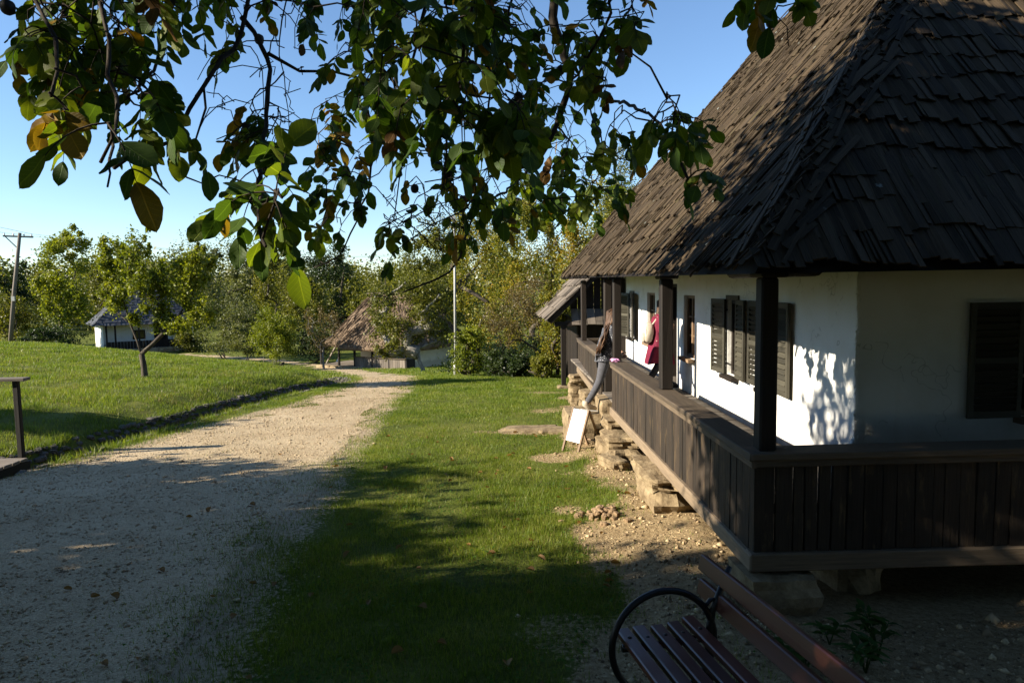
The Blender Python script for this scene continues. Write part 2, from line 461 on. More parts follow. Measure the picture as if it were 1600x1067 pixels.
# ================================================================== THE SETTING
_ty = np.array([-60, 0, 12, 20, 24, 28, 34, 40, 46, 60, 200, 4000.])
_sl = np.array([0.0, 0.042, 0.042, 0.046, 0.085, 0.105, 0.105, 0.07, 0.012, 0.004, 0.0, 0.0])
_yy = np.linspace(-60, 400, 4601)
_zz = -np.cumsum(np.interp(_yy, _ty, _sl)) * 0.1
_zz = _zz - np.interp(0, _yy, _zz) - 0.02
def base_h(Y): return np.interp(Y, _yy, _zz)
_DY = [-5, 5, 10, 14.2, 19, 22.4, 24, 26, 30, 36, 44]; _DX = [-7.7, -7.3, -6.87, -6.35, -5.72, -5.0, -5.7, -7.2, -10.8, -15.5, -23]
def ditch_x(Y): return np.interp(Y, _DY, _DX)
def ditch_on(Y): return 1 - sstep(23.0, 25.0, Y)
def ground_h(X, Y):
    X = np.asarray(X, float); Y = np.asarray(Y, float)
    b = base_h(Y)
    dx = ditch_x(Y) - X                       # > 0 left of the ditch
    zb = -0.15 - 0.022 * (np.clip(Y, -5, 60) - 10) + 0.06 * (-np.clip(X, -26, 0) - 10)
    fs_ = np.interp(X, [-18, -7], [26.5, 17.8]); fall = 1 - sstep(0, 1, (Y - fs_) / 17)
    w = sstep(0.15, 1.5, dx) * fall
    h = b * (1 - w) + np.maximum(zb, b) * w
    h = h - 0.30 * np.exp(-(dx / 0.40) ** 4) * ditch_on(Y)
    h = h + (0.16 * (fbm(X * 0.35, Y * 0.35) - 0.5) + 0.07 * (fbm(X * 1.1, Y * 1.1 + 7) - 0.5)) * sstep(0.4, 3, dx) + 0.035 * (fbm(X * 0.9 + 9, Y * 0.9) - 0.5)
    # loose earth thrown up along the porch
    near = sstep(0.75, 1.45, X) * (1 - sstep(1.9, 2.6, X)) * sstep(3.4, 4.4, Y) * (1 - sstep(13, 15, Y))
    h = h + near * (0.10 * fbm(X * 2.2, Y * 2.2) + 0.05 * (fbm(X * 7, Y * 7) - 0.5))
    h = h + 0.012 * (fbm(X * 6 + 3, Y * 6) - 0.5) * (np.abs(X) < 14) * (Y < 30)
    return h
def gz(x, y): return float(ground_h(x, y))
def hit(px, py, lo=2.0, hi=80.0):
    d = ray(px, py)
    ys = np.linspace(lo, hi, 6000)
    t = ys / d[1]
    df = EYE + d[2] * t - ground_h(d[0] * t, ys)
    k = np.argmax(df < 0)
    if not (df < 0).any(): k = len(ys) - 1
    return float(d[0] * t[k]), float(ys[k])

# path outline, world metres, going up the right edge and back down the left one
_right = [(-1.1, -3), (-1.4, 1.0), (-1.75, 3.2), (-2.05, 5.5), hit(500, 762), hit(560, 690), hit(592, 650), hit(618, 625), hit(640, 606), hit(655, 592)]
_far = [hit(646, 588), hit(610, 584), hit(560, 577), hit(520, 571), hit(480, 566.5), hit(440, 562), hit(380, 557.5), hit(300, 553), hit(250, 551)]
_back = [hit(255, 553.5), hit(300, 556), hit(400, 563), hit(445, 567.5), hit(490, 574), hit(535, 583), hit(556, 591)]
_left = [hit(548, 600), hit(505, 617), hit(460, 631), hit(390, 650), hit(320, 668), hit(200, 702), hit(100, 728), (-6.55, 9.2), (-6.9, 7), (-7.0, 3), (-7.0, -3)]
_poly = _right + _far + _back + _left
def densify(P, step=0.16, amp=0.16):
    out = []
    for i in range(len(P)):
        a = np.array(P[i]); b = np.array(P[(i + 1) % len(P)]); l = np.linalg.norm(b - a); n = max(1, int(l / step))
        nrm = np.array([-(b - a)[1], (b - a)[0]]) / max(l, 1e-6)
        for k in range(n):
            p = a + (b - a) * k / n
            j = (float(fbm(p[0] * 1.1 + 40, p[1] * 1.1, 4)) - 0.5) * 2 * amp + (float(vnoise(p[0] * 5 + 3, p[1] * 5)) - 0.5) * 0.10
            out.append(p + nrm * j)
    return np.array(out)
PATH = densify(_poly)
def in_poly(P, X, Y):
    X = np.asarray(X); Y = np.asarray(Y); ins = np.zeros(X.shape, bool)
    for i in range(len(P)):
        x1, y1 = P[i]; x2, y2 = P[i - 1]
        c = (y1 > Y) != (y2 > Y)
        if not c.any(): continue
        ins[c] ^= X[c] < (x2 - x1) * (Y[c] - y1) / (y2 - y1 + 1e-12) + x1
    return ins
COARSE = np.array(_poly)
def dirt_mask(X, Y):
    X = np.asarray(X, float); Y = np.asarray(Y, float)
    nz = fbm(X * 1.3 + 5, Y * 1.3, 4) - 0.5
    edge = np.interp(Y, [2, 3.5, 5, 7, 9, 11, 13, 16], [0.25, 0.45, 0.80, 1.00, 1.15, 1.1, 1.45, 1.6])
    d = sstep(-0.25, 0.25, X - edge + nz * 1.1) * sstep(1.2, 2.4, Y) * (1 - sstep(16, 19, Y))
    for (cx, cy, rx, ry, s) in ((0.75, 11.7, 1.0, 0.45, 1.0), (0.95, 9.4, 0.5, 0.4, .9), (1.5, 17.4, .8, .6, .62), (1.1, 14.0, 0.5, .5, .55), (0.70, 6.9, 0.28, 0.25, .8), (0.5, 4.2, .6, .5, .5)):
        d = np.maximum(d, s * (1 - sstep(0.5, 1.25, np.hypot((X - cx) / rx, (Y - cy) / ry) - nz * 1.2)))
    return d
def edge_mask(X, Y):
    '''how worn the ground is near the edge of the gravel'''
    e = np.zeros(np.shape(X))
    P2 = COARSE
    for i in range(len(P2)):
        a, b_ = P2[i - 1], P2[i]; ab = b_ - a; t = np.clip(((X - a[0]) * ab[0] + (Y - a[1]) * ab[1]) / (ab @ ab + 1e-9), 0, 1)
        e = np.maximum(e, 1 - np.hypot(X - a[0] - t * ab[0], Y - a[1] - t * ab[1]) / np.interp(Y, [3, 6, 10, 20], [.85, .7, .5, .35]))
    return np.clip(e, 0, 1)

xs = np.concatenate([[-2500, -1200, -600, -300, -160, -100], np.arange(-70, -30, 2.), np.arange(-30, -12, .4), np.arange(-12, 5, .11), np.arange(5, 12, .5), np.arange(12, 50, 3), [60, 100, 200, 500, 1200, 2500]])
ys = np.concatenate([[-300, -60, -20, -8], np.arange(-3, 2, .5), np.arange(2, 14, .11), np.arange(14, 28, .22), np.arange(28, 60, .8), np.arange(60, 120, 5), [140, 200, 300, 500, 1000, 3500]])
XX, YY = np.meshgrid(xs, ys); nx, ny = len(xs), len(ys)
V = np.stack([XX.ravel(), YY.ravel(), ground_h(XX, YY).ravel()], 1)
ii = (np.arange(ny - 1)[:, None] * nx + np.arange(nx - 1)[None, :]).ravel()
Fq = np.stack([ii, ii + 1, ii + nx + 1, ii + nx], 1)

m, nt, b, o = newmat('turf_and_soil')
co = coords(nt)
n1 = noise_tex(nt, co, 1.1, 5, 0.6); n2 = noise_tex(nt, co, 26, 5, 0.65); n3 = noise_tex(nt, co, 130, 3, 0.6)
turf = ramp(nt, math_(nt, 'ADD', math_(nt, 'MULTIPLY', n1, 0.5), math_(nt, 'MULTIPLY', n2, 0.5)), [(0.36, (0.055, 0.070, 0.012)), (0.52, (0.105, 0.125, 0.020)), (0.68, (0.19, 0.175, 0.05))])
soil = ramp(nt, math_(nt, 'ADD', math_(nt, 'MULTIPLY', n2, 0.6), math_(nt, 'MULTIPLY', n3, 0.4)), [(0.34, (0.15, 0.10, 0.05)), (0.5, (0.34, 0.245, 0.13)), (0.68, (0.50, 0.39, 0.23))])
at_ = N(nt, 'ShaderNodeAttribute', attribute_name='bare_soil')
fac = ramp(nt, math_(nt, 'ADD', at_.outputs['Fac'], math_(nt, 'MULTIPLY', math_(nt, 'SUBTRACT', n2, 0.5), 1.2)), [(0.40, (0, 0, 0)), (0.62, (1, 1, 1))])
at3 = N(nt, 'ShaderNodeAttribute', attribute_name='gravelly')
grav = ramp(nt, math_(nt, 'ADD', math_(nt, 'MULTIPLY', n2, .5), math_(nt, 'MULTIPLY', n3, .5)), [(.34, (.26, .195, .12)), (.5, (.42, .33, .215)), (.68, (.56, .46, .32))])
gf = ramp(nt, math_(nt, 'ADD', at3.outputs['Fac'], math_(nt, 'MULTIPLY', math_(nt, 'SUBTRACT', n2, 0.5), 1.6)), [(0.45, (0, 0, 0)), (0.70, (1, 1, 1))])
L(nt, mixc(nt, gf, mixc(nt, fac, turf, soil), grav), b.inputs['Base Color']); b.inputs['Roughness'].default_value = 0.95; b.inputs['Specular IOR Level'].default_value = 0.1
bump(nt, math_(nt, 'ADD', n2, math_(nt, 'MULTIPLY', n3, 0.5)), 1.0, 0.035, b)
MAT['ground'] = m
gme = np_mesh('ground', V, Fq, m, smooth=True)
at2 = gme.attributes.new('bare_soil', 'FLOAT', 'POINT')
dm = dirt_mask(V[:, 0], V[:, 1])
nearv = (np.abs(V[:, 0]) < 30) & (V[:, 1] > -3) & (V[:, 1] < 60)
em = np.zeros(len(V)); em[nearv] = edge_mask(V[nearv, 0], V[nearv, 1])
at2.data.foreach_set('value', np.maximum(dm, em * .60).astype(np.float32))
at3_ = gme.attributes.new('gravelly', 'FLOAT', 'POINT'); at3_.data.foreach_set('value', (em * .95).astype(np.float32))
go = bpy.data.objects.new('ground', gme); COL.objects.link(go); tag(go, kind='structure')

# gravel path: one sheet with a ragged edge just above the ground
gx, gy = np.meshgrid(np.arange(-36, 1, .3), np.arange(-3, 56, .3))
gx = gx.ravel() + rng.uniform(-.1, .1, gx.size); gy = gy.ravel() + rng.uniform(-.1, .1, gy.size)
k = in_poly(PATH, gx, gy) & ((gy < 14) | (rng.random(gx.size) < .35))
pts = [Vector((float(a), float(c))) for a, c in PATH] + [Vector((float(a), float(c))) for a, c in zip(gx[k], gy[k])]
nb = len(PATH)
ov, oe, of, *_ = delaunay_2d_cdt(pts, [(i, (i + 1) % nb) for i in range(nb)], [list(range(nb))], 1, 1e-4)
pv = np.array([(p[0], p[1]) for p in ov])
pz = ground_h(pv[:, 0], pv[:, 1]) + 0.009
pz[:nb] -= 0.024
m, nt, b, o = newmat('gravel')
co = coords(nt)
vor = N(nt, 'ShaderNodeTexVoronoi'); vor.inputs['Scale'].default_value = 95; L(nt, co, vor.inputs['Vector'])
vor2 = N(nt, 'ShaderNodeTexVoronoi'); vor2.inputs['Scale'].default_value = 42; L(nt, co, vor2.inputs['Vector'])
n1 = noise_tex(nt, co, 0.8, 4, .6); n2 = noise_tex(nt, co, 9, 5, .65)
sp = N(nt, 'ShaderNodeSeparateColor'); L(nt, vor.outputs['Color'], sp.inputs[0])
f = math_(nt, 'ADD', math_(nt, 'MULTIPLY', sp.outputs[0], .35), math_(nt, 'ADD', math_(nt, 'SUBTRACT', math_(nt, 'MULTIPLY', n1, .62), .15), math_(nt, 'MULTIPLY', n2, .4)))
L(nt, ramp(nt, f, [(.28, (.235, .172, .098)), (.5, (.39, .30, .183)), (.8, (.51, .41, .27))]), b.inputs['Base Color'])
b.inputs['Roughness'].default_value = .95; b.inputs['Specular IOR Level'].default_value = .12
bump(nt, math_(nt, 'ADD', math_(nt, 'ADD', math_(nt, 'MULTIPLY', vor.outputs['Distance'], -.5), math_(nt, 'MULTIPLY', vor2.outputs['Distance'], -.6)), n2), .55, .022, b)
MAT['gravel'] = m
pm = bpy.data.meshes.new('gravel_path')
pm.from_pydata([(x, y, z) for (x, y), z in zip(pv, pz)], [], of); pm.materials.append(m); pm.update()
po = bpy.data.objects.new('gravel_path', pm); COL.objects.link(po); tag(po, kind='structure')

def pathdist_in(X, Y): return in_poly(PATH[::2], X, Y)

# loose gravel lying on the path
OCT_V = np.array([(1, 0, 0), (-1, 0, 0), (0, 1, 0), (0, -1, 0), (0, 0, 1), (0, 0, -1.)])
OCT_F = np.array([(0, 2, 4), (2, 1, 4), (1, 3, 4), (3, 0, 4), (2, 0, 5), (1, 2, 5), (3, 1, 5), (0, 3, 5)])
def lumps(X, Y, Z, S, flat=.6):
    n = len(X); a = rng.uniform(0, 6.28, n); c, s = np.cos(a), np.sin(a)
    P = OCT_V[None] * rng.uniform(.6, 1.2, (n, 6, 1)) * S[:, None, None]
    x = P[..., 0] * c[:, None] - P[..., 1] * s[:, None] * .75; y = P[..., 0] * s[:, None] + P[..., 1] * c[:, None] * .75
    Vv = np.stack([x + X[:, None], y + Y[:, None], P[..., 2] * flat + Z[:, None]], -1).reshape(-1, 3)
    Ff = (OCT_F[None] + (np.arange(n) * 6)[:, None, None]).reshape(-1, 3)
    return Vv, Ff
n = 90000
Y = 2.3 + 22 * rng.random(n) ** 1.7; X = rng.uniform(-8, -1, n)
jw = np.interp(Y, [4, 9, 12], [.26, .20, .10]); k = pathdist_in(X + rng.normal(0, 1, n) * jw, Y + rng.normal(0, 1, n) * jw); X, Y = X[k], Y[k]
S = rng.gamma(1.6, .0032, len(X)) + .003 + Y * .0003
Vv, Ff = lumps(X, Y, ground_h(X, Y) + .007 + S * .2, S)
go = bpy.data.objects.new('loose_gravel', np_mesh('loose_gravel', Vv, Ff, MAT['pebble'])); COL.objects.link(go); tag(go, kind='stuff')

# clods and grit on the bare earth beside the porch
n = 30000
Y = 2.3 + 13 * rng.random(n) ** 1.5; X = rng.uniform(0.0, 4.2, n)
k = (rng.random(n) < dirt_mask(X, Y) ** 2) & ~((X > 1.9) & (Y > 4.2)); X, Y = X[k], Y[k]
S = rng.gamma(1.5, .0055, len(X)) + .003
Vv, Ff = lumps(X, Y, ground_h(X, Y) + S * .1, S, .7)
m, nt, b, o = newmat('earth_clod'); L(nt, ramp(nt, island(nt), [(0, (.09, .058, .03)), (.6, (.32, .225, .12)), (1, (.50, .39, .23))]), b.inputs['Base Color']); b.inputs['Roughness'].default_value = .95
go = bpy.data.objects.new('earth_clods', np_mesh('earth_clods', Vv, Ff, m)); COL.objects.link(go); tag(go, kind='stuff')

# grass blades
def grass_cloud(X, Y, h, w, lean=.55):
    n = len(X); a = rng.uniform(0, 6.28, n); h = h * rng.uniform(.5, 1.25, n); w = w * rng.uniform(.6, 1.3, n)
    Z = ground_h(X, Y) - .004
    dx, dy = np.cos(a) * w / 2, np.sin(a) * w / 2
    la = rng.uniform(0, 6.28, n); ll = h * rng.uniform(0, lean, n) * 1.2
    t = np.stack([X + np.cos(la) * ll, Y + np.sin(la) * ll, Z + h], 1)
    return np.stack([np.stack([X - dx, Y - dy, Z], 1), np.stack([X + dx, Y + dy, Z], 1), t], 1).reshape(-1, 3)
def keep_grass(X, Y, patchy=True):
    jw = np.where((Y < 9.5) & (X > -4), .42, .16)
    ip = pathdist_in(X + rng.normal(0, 1, len(X)) * jw, Y + rng.normal(0, 1, len(X)) * jw)
    d = dirt_mask(X, Y)
    p = np.where(ip, 0.012, 1.0) * (1 - d * .985) * np.where((X > 1.75) & (Y > 4.2) & (Y < 16), 0, 1)
    if patchy: p = p * np.clip(.25 + 2.2 * (fbm(X * 1.7, Y * 1.7 + 30, 4) - .36), .06, 1)
    dd = np.abs(ditch_x(Y) - X)
    p = p * np.where((dd < .50) & (ditch_on(Y) > .5), .06, 1)
    return rng.random(len(X)) < p
clouds = []
def scatter(n, x0, x1, y0, y1, h, w, pw=1.0, fn=None):
    Y = y0 + (y1 - y0) * rng.random(n) ** pw; X = rng.uniform(x0, x1, n)
    k = keep_grass(X, Y)
    if fn is not None: k &= fn(X, Y)
    X, Y = X[k], Y[k]
    clouds.append(grass_cloud(X, Y, h if np.isscalar(h) else h(X, Y), w if np.isscalar(w) else w(X, Y)))
infr = lambda X, Y: (np.abs(X / np.maximum(Y, .1) + .02) < .80)
scatter(300000, -3.4, 1.9, 2.2, 9.5, lambda X, Y: .034 + .034 * fbm(X * 2.2, Y * 2.2), .0050, 1.35)
scatter(250000, -5.0, 2.6, 9.5, 24, lambda X, Y: .028 + .034 * fbm(X * 1.5, Y * 1.5) + .0016 * (Y - 9), lambda X, Y: .0055 + .0007 * (Y - 9), 1.2)
scatter(110000, -7.0, -2.9, 8.0, 26, .050, lambda X, Y: .006 + .0006 * (Y - 8), 1.2, lambda X, Y: X > ditch_x(Y))
scatter(420000, -23, -4.3, 9.5, 29, lambda X, Y: .045 + .11 * fbm(X * 1.1, Y * 1.1) ** 1.5, lambda X, Y: .006 + .0007 * (Y - 9), 1.25, lambda X, Y: infr(X, Y) & (X < ditch_x(Y) - .15))
scatter(90000, -30, 6, 24, 48, .09, .03, 1.0, infr)
gv = np.concatenate(clouds)
go = bpy.data.objects.new('grass', np_mesh('grass', gv, np.arange(len(gv)).reshape(-1, 3), MAT['grass_blade'])); COL.objects.link(go); tag(go, kind='stuff')

# dry straw-coloured blades and small clover leaves among the grass
clouds = []
fdry = lambda X, Y: fbm(X * .9 + 50, Y * .9, 4) > .53
scatter(70000, -3.4, 1.9, 2.4, 13, .036, .0045, 1.3, fdry)
scatter(60000, -20, -5.5, 9.5, 26, .085, .010, 1.2, lambda X, Y: infr(X, Y) & fdry(X, Y))
gv = np.concatenate(clouds)
MAT['dry_grass'] = leafmat('dry_grass', [(.12, .095, .03), (.24, .19, .065), (.34, .28, .11)], (1, 1, .6), tw=.35)
go = bpy.data.objects.new('dry_grass', np_mesh('dry_grass', gv, np.arange(len(gv)).reshape(-1, 3), MAT['dry_grass'])); COL.objects.link(go); tag(go, kind='stuff')
n = 26000; Y = 2.4 + 12 * rng.random(n) ** 1.4; X = rng.uniform(-3.6, 1.7, n); k = keep_grass(X, Y, False) & (fbm(X * 1.4 + 80, Y * 1.4, 4) > .56); X, Y = X[k], Y[k]; n = len(X)
c = np.stack([X, Y, ground_h(X, Y) + rng.uniform(.015, .045, n)], 1); a = rng.uniform(0, 6.28, n); r_ = rng.uniform(.006, .013, n)
qv = np.stack([c + np.stack([np.cos(a + o_) * r_, np.sin(a + o_) * r_, rng.normal(0, .003, n)], 1) for o_ in (0, 1.57, 3.14, 4.71)], 1).reshape(-1, 3)
MAT['clover'] = leafmat('clover', [(.03, .075, .012), (.06, .12, .02), (.08, .14, .03)], (1, 1, .5), tw=.3, rough=.9, spec=.05)
go = bpy.data.objects.new('clover', np_mesh('clover', qv, np.arange(len(qv)).reshape(-1, 4), MAT['clover'])); COL.objects.link(go); tag(go, kind='stuff')

# taller tufts hanging over the ditch and round posts
clouds = []
Y = rng.uniform(9.8, 24, 9000); side = np.where(rng.random(9000) < .5, .50, -.54); X = ditch_x(Y) - side + rng.normal(0, .1, 9000)
k = fbm(X * 2, Y * 2) > .47
clouds.append(grass_cloud(X[k], Y[k], .13, .010, .8))
X = rng.normal(0.98, .35, 2500); Y = rng.normal(3.2, .5, 2500); k = (fbm(X * 3, Y * 3) > .5)
clouds.append(grass_cloud(X[k], Y[k], .06, .006, .8))
gv = np.concatenate(clouds)
go = bpy.data.objects.new('grass_tufts', np_mesh('grass_tufts', gv, np.arange(len(gv)).reshape(-1, 3), MAT['grass_blade'])); COL.objects.link(go); tag(go, kind='stuff')

# stone lined ditch between the path and the grassy bank
ditch = empty('drainage_ditch', (0, 0, 0)); tag(ditch, kind='structure')
protos = []
for i in range(6):
    mb = MB(); mb.rock((0, 0, 0), (1, .8, .6), 20 + i, sub=1, rough=.3, boxy=.45); protos.append(mb.mesh('stone', MAT['ditch_stone']))
rest = []
cnt = 0
yv = 9.4
while yv < 24.6:
    for row, off in enumerate((-.50, -.40, -.28, -.14, 0.0, .14, .28, .40, .50)):
        s = rnd.uniform(.08, .155); y = yv + rnd.uniform(-.06, .06); x = float(ditch_x(y)) + off + rnd.uniform(-.04, .04)
        if rnd.random() < .12: continue
        z = gz(x, y) + s * (-.04 if abs(off) < .3 else -.02)
        if y < 16 and cnt < 296:
            c = child('stone', rnd.choice(protos), ditch, loc=(x, y, z), rot=(rnd.uniform(-.4, .4), rnd.uniform(-.4, .4), rnd.uniform(0, 6)), scale=(s, s, s * .8)); cnt += 1
        else: rest.append((x, y, z, s))
    yv += .12
mb = MB()
for (x, y, z, s) in rest: mb.rock((x, y, z), (s, s * .85, s * .6), rnd.randint(0, 500), sub=1, rough=.3, boxy=.45, rz=rnd.uniform(0, 6))
ro = mb.build('stones', MAT['ditch_stone'], ditch); tag(ro, kind='stuff')
# ================================================================== THE PORCH HOUSE
XR, XW, YE, YW = 1.64, 3.02, 4.34, 5.68          # rail face, front wall, end rail face, end wall
house = base('porch_house', (3.0, 5.7, -0.26), 'large white plastered house with steep shingled hip roof and dark timber porch', 'house')

def wall_panel(name, P0, U, wid, z0, z1, openings, inward, depth, mat, parent):
    mb = MB(); P0 = Vector(P0); U = Vector(U); I = Vector(inward)
    def q(u0, u1, v0, v1):
        nu = max(1, int((u1 - u0) / .5)); nv = max(1, int((v1 - v0) / .5))
        mb.add([P0 + U * u0 + Vector((0, 0, v0)), P0 + U * u1 + Vector((0, 0, v0)), P0 + U * u1 + Vector((0, 0, v1)), P0 + U * u0 + Vector((0, 0, v1))], [(0, 1, 2, 3)])
    u = 0
    for (a, b_, c, d) in sorted(openings):
        q(u, a, z0, z1); q(a, b_, z0, c); q(a, b_, d, z1); u = b_
        A = [P0 + U * a + Vector((0, 0, c)), P0 + U * b_ + Vector((0, 0, c)), P0 + U * b_ + Vector((0, 0, d)), P0 + U * a + Vector((0, 0, d))]
        for i in range(4):
            mb.add([A[i], A[(i + 1) % 4], A[(i + 1) % 4] + I * depth, A[i] + I * depth], [(0, 1, 2, 3)])
    q(u, wid, z0, z1)
    return mb.build(name, mat, parent)

YF = 16.05
opn = [(7.33, 7.68, .80, 1.76), (8.47, 8.88, .80, 1.76), (10.36, 10.94, .82, 1.79), (11.37, 12.45, .27, 1.97), (12.95, 13.62, .82, 1.80), (14.88, 15.28, .80, 1.76)]
wall_panel('wall', (XW, YW, 0), (0, 1, 0), YF - YW, -.10, 2.3, [(a - YW, b - YW, c, d) for a, b, c, d in opn], (1, 0, 0), .30, MAT['plaster'], house)
wall_panel('wall', (XW, YW, 0), (1, 0, 0), 5.6, -.10, 2.3, [(1.39, 1.95, .82, 1.78)], (0, 1, 0), .30, MAT['plaster'], house)
mb = MB(); mb.add([(XW, YF, -.1), (XW + 5.6, YF, -.1), (XW + 5.6, YF, 2.3), (XW, YF, 2.3)], [(0, 1, 2, 3)]); mb.add([(XW + 5.6, YW, -.1), (XW + 5.6, YF, -.1), (XW + 5.6, YF, 2.3), (XW + 5.6, YW, 2.3)], [(0, 1, 2, 3)])
mb.build('wall', MAT['plaster'], house)
mb = MB(); mb.box((XW + 1.3, 11, 1.1), (.05, 10.0, 2.3)); mb.box((XW + .9, 6.4, 1.1), (1.6, .05, 2.2)); mb.build('dark_interior', MAT['dark_room'], house)  # near-black panels stand in for the darkness of the unlit rooms
# crumbly plaster lumps along the corner
mb = MB()
for i in range(26):
    mb.rock((XW + rnd.uniform(-.004, .012), YW + rnd.uniform(-.004, .01), .35 + 1.7 * i / 26 + rnd.uniform(-.03, .03)), (.035, .035, rnd.uniform(.06, .13)), i, sub=1, rough=.4)
o = mb.build('plaster_edge', MAT['plaster'], house)

# windows: frame, glazing bars, panes
def window(P, U, I, w, h, cols, rows, mat):
    P, U, I = Vector(P), Vector(U), Vector(I); Z = Vector((0, 0, 1))
    f = MB(); t = .05
    def b(u0, u1, v0, v1, d, th):
        c = P + U * (u0 + u1) / 2 + Z * (v0 + v1) / 2 + I * d
        rm = Matrix((U, I, Z)).transposed()
        return c, (u1 - u0, th, v1 - v0), rm
    for a in (b(0, t, 0, h, .08, .06), b(w - t, w, 0, h, .08, .06), b(t, w - t, 0, t, .08, .06), b(t, w - t, h - t, h, .08, .06)): f.box(*a)
    fo = f.build('window', mat, house)
    s = MB(); s.box(*b(-.03, w + .03, -.05, -.003, .0, .2)); s.build('sill', mat, fo)
    iw = (w - 2 * t) / cols; ih = (h - 2 * t) / rows
    for i in range(1, cols):
        k = MB(); k.box(*b(t + iw * i - .02, t + iw * i + .02, t, h - t, .07, .05)); k.build('mullion', mat, fo)
    for j in range(1, rows):
        for i in range(cols):
            k = MB(); k.box(*b(t + iw * i + .02, t + iw * (i + 1) - .02, t + ih * j - .012, t + ih * j + .012, .075, .03)); k.build('glazing_bar', mat, fo)
    for i in range(cols):
        for j in range(rows):
            k = MB(); k.box(*b(t + iw * i + .005, t + iw * (i + 1) - .005, t + ih * j + .005, t + ih * (j + 1) - .005, .085, .006)); k.build('pane', MAT['glass'], fo)
    return fo
for i, (a, b_, c, d) in enumerate(opn):
    if i == 3: continue
    window((XW, b_, c), (0, -1, 0), (1, 0, 0), b_ - a, d - c, 2, 3, MAT['dark_wood' if i in (0, 1, 5) else 'window_wood'])
window((XW + 1.39, YW, .82), (1, 0, 0), (0, 1, 0), .56, .96, 2, 3, MAT['window_wood'])
# door: frame, leaf opened inwards, threshold
f = MB()
for y in (11.40, 12.42): f.box((XW + .06, y, 1.12), (.12, .055, 1.69))
f.box((XW + .06, 11.91, 1.94), (.12, .965, .055)); fo = f.build('door_frame', MAT['dark_wood'], house)
f = MB(); f.bar((XW + .14, 12.36, 1.10), (XW + .95, 12.30, 1.10), .04, 1.62); f.build('door', MAT['dark_wood'], house)
f = MB(); f.box((XW + .08, 11.91, .285), (.28, .96, .03)); f.build('threshold', MAT['grey_wood'], house)
# window surrounds of bare board above the openings
for (a, b_, c, d) in opn[:2] + opn[5:]:
    f = MB(); f.box((XW - .012, (a + b_) / 2, d + .03), (.02, b_ - a + .04, .06)); f.build('lintel_board', MAT['shutter_paint'], house)

# louvred shutters
slat_me = {}
def shutter(hx, hy, dirv, w, z0, h, flip=1):
    d = Vector((dirv[0], dirv[1], 0)).normalized(); n = Vector((d.y, -d.x, 0)) * flip; Z = Vector((0, 0, 1))
    rm = Matrix((d, n, Z)).transposed(); H = Vector((hx, hy, z0))
    f = MB(); s = .048
    for u in (s / 2, w - s / 2): f.box(H + d * u + Z * h / 2, (s, .032, h), rm)
    for v, t in ((.03, .06), (h * .5, .05), (h - .03, .06)): f.box(H + d * w / 2 + Z * v, (w - 2 * s, .03, t), rm)
    so = f.build('shutter', MAT['shutter_paint'], house, bevel=.003)
    nsl = 7
    tilt = Matrix.Rotation(R(52), 3, 'X')
    key = round(w, 2)
    if key not in slat_me:
        k = MB(); k.box((0, 0, 0), (w - 2 * s + .01, .072, .008)); slat_me[key] = k.mesh('slat', MAT['shutter_paint'])
    for (v0, v1) in ((.06, h * .5 - .025), (h * .5 + .025, h - .06)):
        for i in range(nsl):
            z = v0 + (v1 - v0) * (i + .5) / nsl
            child('slat', slat_me[key], so, loc=H + d * w / 2 + Z * z, rot=(rm @ tilt).to_euler())
    hg = MB()
    for v in (.14, h - .14): hg.box(H + d * .02 - n * .022 + Z * v, (.09, .012, .022), rm)
    hg.build('hinge', MAT['iron'], so)
    return so
XS = XW - .035
shutter(XS, 7.33, (-.05, -1), .45, .80, .97)
shutter(XS, 7.69, (-.03, 1), .34, .80, .97, -1)
shutter(XS, 8.47, (-.12, -1), .42, .80, .97)
shutter(XS, 8.88, (-.10, 1), .42, .80, .97, -1)
shutter(XS, 14.88, (-.22, -1), .48, .80, .97)
shutter(XS, 15.28, (-.28, 1), .46, .80, .97, -1)
shutter(XW + 1.39, YW - .035, (-1, -.05), .47, .82, .97, -1)
shutter(XW + 1.95, YW - .035, (1, -.05), .47, .82, .97)

# porch floor
f = MB()
yy = YE + .1
while yy < 15.9:
    w = rnd.uniform(.16, .22)
    x0 = 1.74 if not (9.9 < yy < 10.9) else 1.70
    f.box(((x0 + XW) / 2, yy + w / 2, .245 + rnd.uniform(-.003, .003)), (XW - x0 - .01, w - .008, .04)); yy += w
f.box((6.0, 5.05, .243), (5.9, 1.15, .04)); f.build('porch_floor', MAT['grey_wood'], house)

